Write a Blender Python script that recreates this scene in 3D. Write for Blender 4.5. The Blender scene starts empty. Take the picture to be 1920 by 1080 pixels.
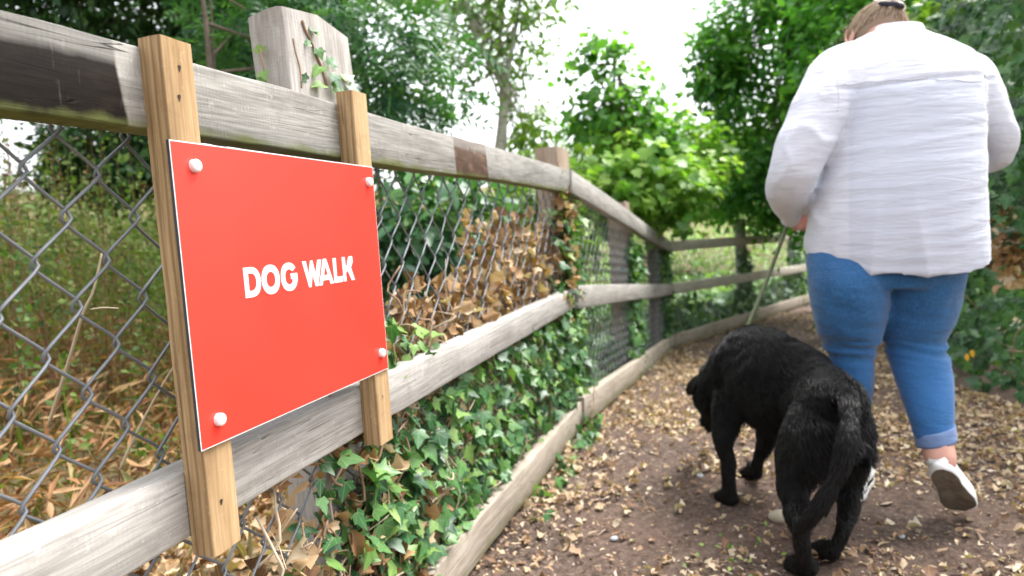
import bpy, bmesh, math, random
import numpy as np
from mathutils import Vector, Matrix

random.seed(7); rng = np.random.default_rng(7)
C = bpy.context.scene.collection
scene = bpy.context.scene

# ------------------------------------------------------------------ camera, sky, sun
FPX = 1280.0
_dn = np.array([940., 14880., FPX]); _dn /= np.linalg.norm(_dn)
_up = -_dn
_fw = np.array([0, 0, 1.]); _Y = _fw - _up*(_fw@_up); _Y /= np.linalg.norm(_Y)
RW = np.array([np.cross(_Y, _up), _Y, _up])          # camera (right, down, forward) -> world
CAM = np.array([0., 0., .88])
cd = bpy.data.cameras.new('camera'); cam = bpy.data.objects.new('camera', cd); C.objects.link(cam)
m = np.eye(4); m[:3, 0] = RW[:, 0]; m[:3, 1] = -RW[:, 1]; m[:3, 2] = -RW[:, 2]; m[:3, 3] = CAM
cam.matrix_world = Matrix(m.tolist())
cd.sensor_width = 36; cd.lens = 24; cd.clip_start = .02; cd.clip_end = 400
cd.dof.use_dof = True; cd.dof.focus_distance = .93; cd.dof.aperture_fstop = 4.4; cd.dof.aperture_blades = 9
scene.camera = cam

world = bpy.data.worlds.new('World'); scene.world = world; world.use_nodes = True
SUN_EL, SUN_AZ = math.radians(60), math.radians(62)   # azimuth from +Y towards +X
nt = world.node_tree; nt.nodes.clear()
sky = nt.nodes.new('ShaderNodeTexSky'); sky.sky_type = 'NISHITA'; sky.sun_disc = False
sky.sun_elevation = SUN_EL; sky.sun_rotation = SUN_AZ; sky.air_density = 1.; sky.dust_density = 4.; sky.ozone_density = 1.
hs = nt.nodes.new('ShaderNodeHueSaturation'); hs.inputs['Saturation'].default_value = .22
hs.inputs['Value'].default_value = 1.25
bg = nt.nodes.new('ShaderNodeBackground'); bg.inputs['Strength'].default_value = .15
wo = nt.nodes.new('ShaderNodeOutputWorld')
nt.links.new(sky.outputs[0], hs.inputs['Color']); nt.links.new(hs.outputs[0], bg.inputs['Color'])
nt.links.new(bg.outputs[0], wo.inputs['Surface'])
sl = bpy.data.lights.new('sun', 'SUN'); sl.energy = 1.5; sl.angle = math.radians(25); sl.color = (1, .98, .95)
so = bpy.data.objects.new('sun', sl); C.objects.link(so)
_sd = Vector((math.sin(SUN_AZ)*math.cos(SUN_EL), math.cos(SUN_AZ)*math.cos(SUN_EL), math.sin(SUN_EL)))
so.rotation_euler = _sd.to_track_quat('Z', 'Y').to_euler()
scene.view_settings.view_transform = 'Standard'; scene.view_settings.look = 'None'
scene.view_settings.gamma = 1; scene.view_settings.exposure = 1.6
scene.render.engine = 'CYCLES'
scene.cycles.max_bounces = 8; scene.cycles.diffuse_bounces = 4; scene.cycles.glossy_bounces = 2
scene.cycles.transmission_bounces = 4; scene.cycles.use_denoising = True
scene.cycles.sample_clamp_indirect = 6

# ------------------------------------------------------------------ helpers
def at(px, py, d):
    "the point of the place at axial distance d seen at pixel px, py of the 1920 x 1080 photograph"
    return RW @ np.array([(px-960)/FPX, (py-540)/FPX, 1.])*d + CAM
AZ = math.radians(18.013)
T = np.array([math.sin(AZ), math.cos(AZ), 0]); N = np.array([math.cos(AZ), -math.sin(AZ), 0]); UP = np.array([0, 0, 1.])
def F(t, n, z): return T*t + N*n + UP*z                 # fence frame: along, towards the path, up
def smooth(a, b, x): x = np.clip((x-a)/(b-a), 0, 1); return x*x*(3-2*x)

def hash3(ix, iy, iz, s=0):
    h = (ix.astype(np.int64)*374761393 + iy.astype(np.int64)*668265263 + iz.astype(np.int64)*2147483647 + s*974711) & 0xffffffff
    h = ((h ^ (h >> 13))*1274126177) & 0xffffffff
    return ((h ^ (h >> 16)) & 0xffff)/65535.0
def noise3(P, s=0):
    P = np.asarray(P, float); i = np.floor(P).astype(np.int64); f = P-i; f = f*f*(3-2*f); r = 0
    for dx in (0, 1):
        for dy in (0, 1):
            for dz in (0, 1):
                w = (f[..., 0] if dx else 1-f[..., 0])*(f[..., 1] if dy else 1-f[..., 1])*(f[..., 2] if dz else 1-f[..., 2])
                r = r + w*hash3(i[..., 0]+dx, i[..., 1]+dy, i[..., 2]+dz, s)
    return r*2-1
def fbm(P, o=3, s=0):
    P = np.asarray(P, float); return sum(noise3(P*2**k, s+k)/2**k for k in range(o))

def tag(o, label=None, cat=None, group=None, kind=None):
    if label: o['label'] = label
    if cat: o['category'] = cat
    if group: o['group'] = group
    if kind: o['kind'] = kind
    return o
def empty(name, loc=(0, 0, 0), parent=None):
    o = bpy.data.objects.new(name, None); C.objects.link(o); o.location = tuple(loc); o.empty_display_size = .05
    if parent: o.parent = parent
    return o
def world_of(o): return o.matrix_basis if o.parent is None else world_of(o.parent) @ o.matrix_parent_inverse @ o.matrix_basis
def link(o, parent=None):
    C.objects.link(o)
    if parent is not None:
        o.parent = parent
        o.matrix_parent_inverse = world_of(parent).inverted()
    return o
def mesh_from(name, V, Fs, mat=None, smooth_=False, uv=None, rnd=None):
    "Fs: int array (n,k) or list of arrays / lists"
    me = bpy.data.meshes.new(name)
    V = np.asarray(V, np.float32).reshape(-1, 3)
    if isinstance(Fs, np.ndarray): groups = [Fs]
    elif len(Fs) and isinstance(Fs[0], np.ndarray) and Fs[0].ndim == 2: groups = Fs
    else:
        me.from_pydata([tuple(map(float, v)) for v in V], [], [tuple(map(int, f)) for f in Fs]); groups = None
    if groups is not None:
        idx = np.concatenate([g.ravel() for g in groups]).astype(np.int32)
        tot = np.concatenate([np.full(len(g), g.shape[1], np.int32) for g in groups])
        st = np.concatenate([[0], np.cumsum(tot)[:-1]]).astype(np.int32)
        me.vertices.add(len(V)); me.vertices.foreach_set('co', V.ravel())
        me.loops.add(len(idx)); me.loops.foreach_set('vertex_index', idx)
        me.polygons.add(len(tot)); me.polygons.foreach_set('loop_start', st); me.polygons.foreach_set('loop_total', tot)
        me.update(calc_edges=True)
    if uv is not None:
        l = np.empty(len(me.loops), np.int32); me.loops.foreach_get('vertex_index', l)
        ul = me.uv_layers.new(name='UVMap'); ul.data.foreach_set('uv', np.asarray(uv, np.float32)[l].ravel())
    if rnd is not None:
        a = me.attributes.new('rnd', 'FLOAT', 'POINT'); a.data.foreach_set('value', np.asarray(rnd, np.float32))
    if smooth_: me.polygons.foreach_set('use_smooth', np.ones(len(me.polygons), bool))
    if mat:
        for mm in (mat if isinstance(mat, (list, tuple)) else [mat]): me.materials.append(mm)
    me.validate(); return me
def obj(name, me, parent=None, loc=None, rot=None):
    o = bpy.data.objects.new(name, me)
    if rot is not None or loc is not None:
        M = Matrix.Identity(4) if rot is None else rot
        if loc is not None: M = Matrix.Translation(Vector(tuple(map(float, loc)))) @ M
        o.matrix_basis = M
    return link(o, parent)
def centred(name, V, Fs, mat, parent=None, **k):
    "mesh whose origin sits at its own base centre"
    V = np.asarray(V, float); c = (V.min(0)+V.max(0))/2; c[2] = V[:, 2].min()
    return obj(name, mesh_from(name, V-c, Fs, mat, **k), parent, loc=c)
class Acc:
    def __init__(s): s.V = []; s.Q = []; s.T = []; s.n = 0
    def add(s, V, Fs):
        V = np.asarray(V, float); Fs = np.asarray(Fs, int)
        s.V.append(V); (s.Q if Fs.shape[1] == 4 else s.T).append(Fs+s.n); s.n += len(V)
    def get(s):
        g = []
        if s.Q: g.append(np.concatenate(s.Q))
        if s.T: g.append(np.concatenate(s.T))
        return np.concatenate(s.V), g
def tube(P, r, seg=6, cap=True):
    P = np.asarray(P, float); n = len(P); r = np.broadcast_to(np.asarray(r, float), (n,))
    t = np.gradient(P, axis=0); t /= np.linalg.norm(t, axis=1)[:, None]+1e-12
    ref = np.array([0, 0, 1.]) if abs(t[0, 2]) < .9 else np.array([1., 0, 0])
    a = np.cross(t, ref); 
    for i in range(1, n):
        b = a[i-1] - t[i]*(a[i-1]@t[i])
        if np.linalg.norm(b) > 1e-6: a[i] = b
    a /= np.linalg.norm(a, axis=1)[:, None]+1e-12; b = np.cross(t, a)
    th = np.arange(seg)*2*np.pi/seg
    V = (P[:, None]+(a[:, None]*np.cos(th)[None, :, None]+b[:, None]*np.sin(th)[None, :, None])*r[:, None, None]).reshape(-1, 3)
    i = np.arange(n-1)[:, None]*seg; j = np.arange(seg)[None]; k = (j+1) % seg
    Q = np.stack([i+j, i+k, i+seg+k, i+seg+j], -1).reshape(-1, 4)
    if cap:
        V = np.vstack([V, P[0], P[-1]]); e = n*seg
        c0 = np.stack([np.full(seg, e), (np.arange(seg)+1) % seg, np.arange(seg), np.full(seg, e)], -1)
        c1 = np.stack([np.full(seg, e+1), (n-1)*seg+np.arange(seg), (n-1)*seg+(np.arange(seg)+1) % seg, np.full(seg, e+1)], -1)
        return V, Q, np.vstack([c0[:, :3], c1[:, :3]])
    return V, Q, np.zeros((0, 3), int)
def add_tube(A, P, r, seg=6):
    V, Q, Tr = tube(P, r, seg); n0 = A.n; A.V.append(V); A.Q.append(Q+n0); A.T.append(Tr+n0); A.n += len(V)
def spline(P, n=24):
    "Catmull-Rom through rows of P (any columns)"
    P = np.asarray(P, float); Q = np.vstack([2*P[0]-P[1], P, 2*P[-1]-P[-2]]); m_ = len(P)-1
    u = np.linspace(0, m_, n); i = np.minimum(u.astype(int), m_-1); f = (u-i)[:, None]
    a, b, c, d = Q[i], Q[i+1], Q[i+2], Q[i+3]
    return .5*((2*b)+(-a+c)*f+(2*a-5*b+4*c-d)*f**2+(-a+3*b-3*c+d)*f**3)

# ------------------------------------------------------------------ materials
def nodes(name):
    m_ = bpy.data.materials.new(name); m_.use_nodes = True; n = m_.node_tree; n.nodes.clear()
    o = n.nodes.new('ShaderNodeOutputMaterial'); p = n.nodes.new('ShaderNodeBsdfPrincipled'); n.links.new(p.outputs[0], o.inputs[0])
    return m_, n, p, o
class NB:
    "small node builder"
    def __init__(s, n): s.n = n
    def new(s, t, **k):
        x = s.n.nodes.new(t)
        for a, b in k.items(): setattr(x, a, b)
        return x
    def l(s, a, b): s.n.links.new(a, b)
    def coord(s, which='Object', scale=(1, 1, 1)):
        c = s.new('ShaderNodeTexCoord'); m_ = s.new('ShaderNodeMapping'); s.l(c.outputs[which], m_.inputs[0]); m_.inputs['Scale'].default_value = scale
        return m_.outputs[0]
    def noise(s, v, scale, detail=4, rough=.55, dist=0):
        x = s.new('ShaderNodeTexNoise'); s.l(v, x.inputs['Vector']); x.inputs['Scale'].default_value = scale
        x.inputs['Detail'].default_value = detail; x.inputs['Roughness'].default_value = rough; x.inputs['Distortion'].default_value = dist
        return x.outputs['Fac']
    def ramp(s, v, stops, interp='LINEAR'):
        x = s.new('ShaderNodeValToRGB'); s.l(v, x.inputs[0]); x.color_ramp.interpolation = interp
        e = x.color_ramp.elements
        while len(e) < len(stops): e.new(.5)
        for el, (p, c) in zip(e, stops): el.position = p; el.color = (*c, 1) if len(c) == 3 else c
        return x.outputs[0]
    def map(s, v, a, b, c=0, d=1):
        x = s.new('ShaderNodeMapRange'); s.l(v, x.inputs[0]); x.clamp = True
        for i, q in enumerate((a, b, c, d)): x.inputs[i+1].default_value = q
        return x.outputs[0]
    def math(s, op, a, b=None, c=None):
        x = s.new('ShaderNodeMath', operation=op)
        for i, q in enumerate((a, b, c)):
            if q is None: continue
            if isinstance(q, (int, float)): x.inputs[i].default_value = q
            else: s.l(q, x.inputs[i])
        return x.outputs[0]
    def mix(s, f, a, b, mode='MIX'):
        x = s.new('ShaderNodeMix', data_type='RGBA', blend_type=mode)
        for q, i in ((f, 0), (a, 6), (b, 7)):
            if isinstance(q, (int, float)): x.inputs[i].default_value = q
            elif isinstance(q, tuple): x.inputs[i].default_value = (*q, 1)
            else: s.l(q, x.inputs[i])
        return x.outputs[2]
    def bump(s, h, strength, dist, p, base=None):
        x = s.new('ShaderNodeBump'); s.l(h, x.inputs['Height']); x.inputs['Strength'].default_value = strength; x.inputs['Distance'].default_value = dist
        if base is not None: s.l(base, x.inputs['Normal'])
        if p is not None: s.l(x.outputs[0], p.inputs['Normal'])
        return x.outputs[0]
    def attr(s, name):
        x = s.new('ShaderNodeAttribute', attribute_name=name); return x.outputs['Fac']
    def xyz(s, v):
        x = s.new('ShaderNodeSeparateXYZ'); s.l(v, x.inputs[0]); return x.outputs
def plain(name, col, rough=.6, metal=0, spec=.5):
    m_, n, p, o = nodes(name); p.inputs['Base Color'].default_value = (*col, 1); p.inputs['Roughness'].default_value = rough
    p.inputs['Metallic'].default_value = metal; p.inputs['Specular IOR Level'].default_value = spec
    b = NB(n); v = b.coord('Object'); k = b.noise(v, 35, 3)
    b.l(b.mix(b.map(k, .3, .7), tuple(c*.88 for c in col), tuple(min(1, c*1.08) for c in col)), p.inputs['Base Color'])
    return m_

def wood(name, dark, mid, light, moss=0., moss_z=-.03, stains=(), saw=.0, ring=.0, rough=.8, knots=True):
    "grain along local X, face across local Z; stains: (x0, x1, colour, slant)"
    m_, n, p, o = nodes(name); b = NB(n); v = b.coord('Object'); xs = b.xyz(v)
    oi = b.new('ShaderNodeObjectInfo'); off = b.new('ShaderNodeVectorMath', operation='ADD'); b.l(v, off.inputs[0])
    cmb = b.new('ShaderNodeCombineXYZ'); b.l(b.math('MULTIPLY', oi.outputs['Random'], 37.), cmb.inputs[0]); b.l(b.math('MULTIPLY', oi.outputs['Random'], 11.), cmb.inputs[2]); b.l(cmb.outputs[0], off.inputs[1])
    v2 = off.outputs[0]
    mp = b.new('ShaderNodeMapping'); b.l(v2, mp.inputs[0]); mp.inputs['Scale'].default_value = (2.2, 26, 26)
    mf = b.new('ShaderNodeMapping'); b.l(v2, mf.inputs[0]); mf.inputs['Scale'].default_value = (9, 260, 260)
    g1 = b.noise(mp.outputs[0], 1, 6, .62, .9); g2 = b.noise(mf.outputs[0], 1, 3, .6, .3)
    big = b.noise(v2, 6, 4, .6, .4); fine = b.noise(v2, 900, 2)
    col = b.ramp(g1, [(.22, dark), (.42, mid), (.58, light), (.8, mid)])
    col = b.mix(b.map(g2, .35, .62, .0, .55), col, tuple(c*.62 for c in dark), 'MIX')
    col = b.mix(b.map(big, .35, .7, 0, .55), col, light)
    if ring:
        w = b.new('ShaderNodeTexWave', wave_type='BANDS', bands_direction='Z'); mw = b.new('ShaderNodeMapping'); b.l(v2, mw.inputs[0]); mw.inputs['Scale'].default_value = (.12, 1, 1)
        b.l(mw.outputs[0], w.inputs[0]); w.inputs['Scale'].default_value = 26; w.inputs['Distortion'].default_value = 2.2; w.inputs['Detail'].default_value = 2; w.inputs['Detail Scale'].default_value = 1.2
        col = b.mix(b.map(w.outputs['Fac'], .55, .95, 0, ring), col, tuple(c*.55 for c in dark))
    # long thin drying cracks
    mc = b.new('ShaderNodeMapping'); b.l(v2, mc.inputs[0]); mc.inputs['Scale'].default_value = (.7, 1, 22)
    cr = b.noise(mc.outputs[0], 1.6, 2, .5, .1); cr = b.math('ABSOLUTE', b.math('SUBTRACT', cr, .5)); crm = b.map(cr, .0, .0035, 1, 0)
    crm = b.math('MULTIPLY', crm, b.map(big, .42, .55))
    col = b.mix(b.math('MULTIPLY', crm, .85), col, tuple(c*.18 for c in dark))
    # dirt blotches
    bl = b.noise(v2, 28, 5, .7); col = b.mix(b.map(bl, .56, .75, 0, .45), col, tuple(c*.5 for c in mid))
    bl2 = b.noise(v2, 60, 4, .7); col = b.mix(b.map(bl2, .6, .75, 0, .5), col, tuple(min(.62, c*1.35) for c in light))
    if saw:
        ws = b.new('ShaderNodeTexWave', wave_type='BANDS', bands_direction='X'); b.l(v2, ws.inputs[0]); ws.inputs['Scale'].default_value = 48; ws.inputs['Distortion'].default_value = 3; ws.inputs['Detail'].default_value = 3
        col = b.mix(b.math('MULTIPLY', b.map(ws.outputs['Fac'], .6, 1, 0, saw), b.map(bl2, .4, .6)), col, tuple(c*.45 for c in dark))
    for (x0, x1, sc, sl_) in stains:
        xx = b.math('ADD', xs[0], b.math('MULTIPLY', xs[2], sl_)); xx = b.math('ADD', xx, b.math('MULTIPLY', b.noise(v, 25, 3), .006))
        ms = b.math('MULTIPLY', b.map(xx, x0-.002, x0+.002), b.map(xx, x1-.002, x1+.002, 1, 0))
        zz = b.math('ADD', xs[2], b.math('MULTIPLY', b.noise(v, 18, 3), .012)); ms = b.math('MULTIPLY', ms, b.map(zz, .032, .042, 1, .45))
        sv = b.noise(b.coord('Object', (14, 60, 40)), 1, 5, .65, 1.)
        dc = b.ramp(sv, [(.3, tuple(c*.45 for c in sc)), (.55, tuple(c*.85 for c in sc)), (.75, tuple(c*1.7 for c in sc))])
        sp = b.noise(b.coord('Object', (55, 20, 9)), 1.4, 4, .7)
        dc = b.mix(b.map(sp, .66, .76, 0, .30), dc, (.22, .20, .20))
        col = b.mix(b.math('MULTIPLY', ms, .98), col, dc)
    if moss:
        mz = b.math('ADD', xs[2], b.math('MULTIPLY', b.noise(v2, 22, 4), .03)); mm = b.map(mz, moss_z-.002, moss_z+.010, moss, 0)
        mm = b.math('MULTIPLY', mm, b.map(b.noise(v2, 9, 3), .3, .55, .35, 1)); col = b.mix(mm, col, (.17, .19, .06))
    b.l(col, p.inputs['Base Color']); p.inputs['Roughness'].default_value = rough; p.inputs['Specular IOR Level'].default_value = .12
    h = b.math('ADD', b.math('MULTIPLY', g2, .6), b.math('MULTIPLY', fine, .25)); h = b.math('ADD', h, b.math('MULTIPLY', g1, .5)); h = b.math('SUBTRACT', h, b.math('MULTIPLY', crm, 1.5))
    b.bump(h, .7, .0012, p)
    return m_

def leafmat(name, cols, rough=.42, trans=.35, veins=0, veincol=None, obj_random=False, spec=.45, tr_boost=1.0):
    "cols: ramp over the leaf's own random value"
    m_, n, p, o = nodes(name); b = NB(n)
    if obj_random:
        oi = b.new('ShaderNodeObjectInfo'); r = oi.outputs['Random']
    else: r = b.attr('rnd')
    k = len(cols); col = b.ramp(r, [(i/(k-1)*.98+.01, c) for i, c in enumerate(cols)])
    v = b.coord('Object'); nz = b.noise(v, 90, 3); col = b.mix(b.map(nz, .3, .7, 0, .4), col, b.mix(1., col, (.62, .62, .6), 'MULTIPLY'))
    if veins:
        uvn = b.new('ShaderNodeTexCoord'); xs = b.xyz(uvn.outputs['UV']); x = b.math('SUBTRACT', xs[0], .5)
        if veins == 1:      # palmate: rays from the leaf base
            ang = b.math('ARCTAN2', x, b.math('ADD', b.math('MULTIPLY', xs[1], 1.), .04)); rad = b.math('SQRT', b.math('ADD', b.math('MULTIPLY', x, x), b.math('MULTIPLY', xs[1], xs[1])))
            pp = b.math('ABSOLUTE', b.math('SUBTRACT', b.math('MODULO', b.math('ADD', b.math('ABSOLUTE', ang), .36), .72), .36)); dist = b.math('MULTIPLY', pp, rad)
            ve = b.map(dist, .004, .016, 1, 0)
            y2 = b.math('SUBTRACT', xs[1], b.math('MULTIPLY', b.math('ABSOLUTE', x), .9)); sd = b.math('ABSOLUTE', b.math('SUBTRACT', b.math('FRACT', b.math('MULTIPLY', y2, 7)), .5)); ve2 = b.map(sd, .44, .5, 0, .35)
            ve = b.math('MAXIMUM', ve, ve2)
        else:               # pinnate
            y2 = b.math('SUBTRACT', xs[1], b.math('MULTIPLY', b.math('ABSOLUTE', x), .8)); sd = b.math('ABSOLUTE', b.math('SUBTRACT', b.math('FRACT', b.math('MULTIPLY', y2, 8)), .5)); ve = b.math('MAXIMUM', b.map(sd, .42, .5, 0, .5), b.map(b.math('ABSOLUTE', x), .008, .03, 1, 0))
        col = b.mix(b.math('MULTIPLY', ve, .6), col, veincol)
        b.bump(ve, .35, .001, p)
    b.l(col, p.inputs['Base Color']); p.inputs['Roughness'].default_value = rough; p.inputs['Specular IOR Level'].default_value = spec
    if trans:
        t = b.new('ShaderNodeBsdfTranslucent'); tc = b.mix(1., col, (1.1*tr_boost, 1.25*tr_boost, .45*tr_boost), 'MULTIPLY'); b.l(tc, t.inputs[0]); ms = b.new('ShaderNodeMixShader'); ms.inputs[0].default_value = trans
        b.l(p.outputs[0], ms.inputs[1]); b.l(t.outputs[0], ms.inputs[2]); b.l(ms.outputs[0], o.inputs[0])
    return m_
def dryleafmat(name, cols, obj_random=False, trans=.2):
    return leafmat(name, cols, rough=.7, trans=trans, veins=2, veincol=(.42, .30, .17), obj_random=obj_random, spec=.25, tr_boost=.8)

M = {}
GREY = ((.185, .168, .145), (.33, .308, .28), (.47, .447, .415))
M['rail_top'] = wood('weathered_rail_wood', (.115, .105, .09), (.235, .222, .198), (.385, .37, .34), moss=.85, moss_z=-.020, saw=.14,
                     stains=((-.9, .618, (.012, .0078, .0055), .12), (1.60, 1.84, (.13, .08, .055), .12)))
M['rail'] = wood('pale_weathered_wood', *GREY, moss=.25, moss_z=-.045, saw=.07)
M['rail_low'] = wood('mossy_brown_wood', (.19, .155, .12), (.34, .285, .225), (.47, .41, .34), moss=.45, moss_z=-.02, saw=.2)
M['post'] = wood('grey_post_wood', (.22, .19, .165), (.36, .33, .30), (.50, .47, .44), saw=.1)
M['rail_far_lit'] = wood('pale_far_rail_wood', (.30, .27, .21), (.48, .44, .36), (.62, .58, .49), moss=.3, moss_z=-.045)  # rail wood with light put into its colour, offsetting tree shade on far runs
M['post_brown'] = wood('brown_post_wood', (.22, .15, .10), (.36, .27, .20), (.46, .37, .29), saw=.1)
M['batten'] = wood('fresh_sawn_pine', (.27, .16, .075), (.41, .265, .135), (.51, .35, .19), ring=.5, saw=.0, rough=.75)
M['dark_hole'] = plain('dark_hole', (.03, .018, .01), .9)
M['wire'] = plain('galvanised_wire', (.17, .18, .195), .5, .45)
def red_mat():
    m_, n, p, o = nodes('red_sign_print'); b = NB(n); v = b.coord('Object'); f = b.noise(v, 70, 5, .7); f2 = b.noise(v, 5, 2)
    col = b.mix(b.map(f, .66, .8, 0, .3), (.79, .048, .030), (.80, .10, .07)); b.l(col, p.inputs['Base Color'])
    b.l(b.map(f2, .3, .7, .32, .46), p.inputs['Roughness']); p.inputs['Specular IOR Level'].default_value = .5; return m_
M['red'] = red_mat()
M['sign_edge'] = plain('sign_core_edge', (.03, .035, .045), .5)
M['white'] = plain('white_plastic', (.82, .80, .80), .35)
IVY = [(.014, .06, .024), (.032, .125, .04), (.065, .19, .058), (.12, .27, .07), (.24, .38, .08)]
M['ivy'] = leafmat('ivy_leaf', IVY, .38, .25, 1, (.30, .40, .18), spec=.55)
M['ivy1'] = leafmat('ivy_leaf_single', IVY, .38, .25, 1, (.30, .40, .18), obj_random=True, spec=.55)
M['ivy_pale'] = leafmat('young_ivy_leaf', [(.10, .20, .03), (.25, .36, .05)], .4, .35, 1, (.4, .5, .2), obj_random=True)
DRY = [(.12, .06, .03), (.30, .16, .075), (.48, .29, .14), (.60, .42, .25), (.70, .56, .40)]
M['dry'] = dryleafmat('dry_leaf', DRY); M['dry1'] = dryleafmat('dry_leaf_single', DRY, True)
LIT = [(.20, .11, .07), (.42, .27, .17), (.54, .39, .25), (.62, .48, .33), (.70, .60, .46)]
M['litter'] = dryleafmat('leaf_litter', LIT); M['litter1'] = dryleafmat('fallen_leaf_single', LIT, True)
M['stem'] = plain('ivy_stem', (.26, .165, .10), .8); M['stem_pale'] = plain('dry_stalk', (.50, .40, .28), .8)
M['bark'] = wood('bark', (.07, .05, .04), (.13, .10, .08), (.20, .16, .13))
M['bark_pale'] = wood('pale_bark', (.22, .20, .16), (.42, .38, .32), (.58, .54, .46))
M['lv_dark'] = leafmat('dark_tree_leaf', [(.016, .05, .016), (.03, .09, .025), (.055, .14, .035), (.10, .21, .05)], .45, .3)
M['lv_ash'] = leafmat('blue_green_leaf', [(.02, .08, .04), (.045, .14, .055), (.085, .21, .08), (.15, .30, .08)], .35, .35)
M['lv_birch'] = leafmat('light_tree_leaf', [(.06, .15, .03), (.12, .23, .04), (.20, .33, .055), (.30, .43, .09)], .4, .45)
M['lv_mid'] = leafmat('mid_green_leaf', [(.04, .14, .03), (.09, .25, .04), (.17, .38, .06), (.27, .50, .09)], .4, .55)
M['lv_lime'] = leafmat('lime_leaf', [(.08, .22, .03), (.17, .37, .05), (.30, .50, .08), (.46, .60, .18)], .4, .45)
M['lv_lime1'] = leafmat('lime_leaf_single', [(.08, .22, .03), (.17, .37, .05), (.30, .50, .08), (.46, .60, .18)], .4, .45, 1, (.4, .5, .2), obj_random=True)
M['lv_right'] = leafmat('hedge_tree_leaf', [(.03, .12, .03), (.075, .25, .05), (.16, .39, .07), (.30, .55, .10)], .42, .55)
M['weed'] = leafmat('tall_weed', [(.035, .08, .02), (.08, .15, .03), (.17, .25, .05), (.20, .14, .06), (.17, .075, .045), (.08, .045, .03)], .7, .4)
M['grass'] = leafmat('meadow_grass', [(.07, .11, .025), (.16, .20, .05), (.30, .27, .12), (.42, .33, .18)], .6, .4)
M['bracken'] = leafmat('dead_bracken', [(.16, .07, .03), (.30, .14, .06), (.42, .23, .10), (.50, .33, .18), (.10, .13, .03)], .75, .25)

# ------------------------------------------------------------------ terrain
A2 = F(2.87, -.66, 0)[:2]; C2 = np.array([1.44, 6.2]); E2 = np.array([3.963, 9.309]); G2 = E2+(E2-C2)*1.2
PL = np.array([F(-6, -.66, 0)[:2], A2, C2, E2, G2])
def sdist(x, y):
    P = np.stack([x, y], -1); best = None
    for a, b in zip(PL[:-1], PL[1:]):
        ab = b-a; u = np.clip(((P-a)@ab)/(ab@ab), 0, 1); q = a+u[..., None]*ab; d = np.linalg.norm(P-q, axis=-1)
        s = np.sign(ab[1]*(P[..., 0]-a[0])-ab[0]*(P[..., 1]-a[1]))
        if best is None: best, sg = d, s
        else: k = d < best; best = np.where(k, d, best); sg = np.where(k, s, sg)
    return best*sg                                     # > 0 on the path side
def base_z(y): return -np.interp(y, [2.6, 6.2, 9.3, 20], [0, .30, .42, .8])
def gz(x, y):
    x = np.asarray(x, float); y = np.asarray(y, float); s = sdist(x, y)
    z = base_z(y)+.155*np.clip(-s-1.2, 0, 28)
    z = z+.05*noise3(np.stack([x*.7, y*.7, x*0], -1), 3)*smooth(.3, 1.5, -s)
    return z
def path_z(x, y): return gz(x, y)+.010*fbm(np.stack([x*5, y*5, x*0], -1), 3, 5)
HB = np.array([(2.32, -2), (2.25, 1.2), (2.12, 2.8), (2.42, 4.3), (3.5, 6.0), (5.6, 8.2), (8, 10.5)])  # foot of the hedge on the right
def grid_sheet(xs, ys, zf):
    X, Y_ = np.meshgrid(xs, ys); V = np.stack([X, Y_, zf(X, Y_)], -1).reshape(-1, 3); nx, ny = len(xs), len(ys)
    i = (np.arange(ny-1)[:, None]*nx+np.arange(nx-1)[None]).ravel(); return V, np.stack([i, i+1, i+nx+1, i+nx], -1)
def soil_mat():
    m_, n, p, o = nodes('path_soil'); b = NB(n); v = b.coord('Object')
    n1 = b.noise(v, 3, 4); n2 = b.noise(v, 60, 6, .7); n3 = b.noise(v, 240, 3)
    col = b.ramp(n2, [(.3, (.034, .025, .020)), (.5, (.092, .065, .051)), (.68, (.18, .135, .108))])
    col = b.mix(b.map(n1, .4, .65, 0, .45), col, (.15, .095, .07))
    vo = b.new('ShaderNodeTexVoronoi'); b.l(v, vo.inputs['Vector']); vo.inputs['Scale'].default_value = 130
    chip = b.math('MULTIPLY', b.map(vo.outputs['Distance'], .20, .30, 1, 0), b.map(n3, .5, .58)); col = b.mix(b.math('MULTIPLY', chip, .8), col, b.mix(b.map(n2, .4, .6), (.20, .13, .09), (.42, .33, .24)))
    b.l(col, p.inputs['Base Color']); p.inputs['Roughness'].default_value = .95; p.inputs['Specular IOR Level'].default_value = .2
    h = b.math('ADD', b.math('MULTIPLY', n2, .8), b.math('MULTIPLY', chip, .5)); b.bump(h, .8, .006, p); return m_
def meadow_mat():
    m_, n, p, o = nodes('meadow_soil'); b = NB(n); v = b.coord('Object'); n1 = b.noise(v, 1.3, 5, .6); n2 = b.noise(v, 25, 5, .7)
    col = b.ramp(n1, [(.3, (.09, .11, .03)), (.5, (.16, .13, .06)), (.7, (.26, .20, .11))]); col = b.mix(b.map(n2, .35, .7, 0, .7), col, (.09, .05, .03))
    b.l(col, p.inputs['Base Color']); p.inputs['Roughness'].default_value = 1; b.bump(n2, .8, .02, p); return m_
xs = np.concatenate([np.linspace(-70, -8, 32)[:-1], np.linspace(-8, 8, 120)[:-1], np.linspace(8, 70, 30)])
ys = np.concatenate([np.linspace(-20, -2, 12)[:-1], np.linspace(-2, 12, 110)[:-1], np.linspace(12, 120, 40)])
def low_ground(x, y):
    s = sdist(x, y); hx = np.interp(y, HB[:, 1], HB[:, 0]); inpath = smooth(-.1, .25, s)*smooth(hx+.35, hx+.1, x) if False else smooth(-.1, .2, s)
    return gz(x, y)-.045*inpath+.4*smooth(0, 5, x-hx-.5)
V, Q = grid_sheet(xs, ys, low_ground); tag(obj('ground', mesh_from('ground', V, Q, meadow_mat(), True)), kind='structure')
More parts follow.
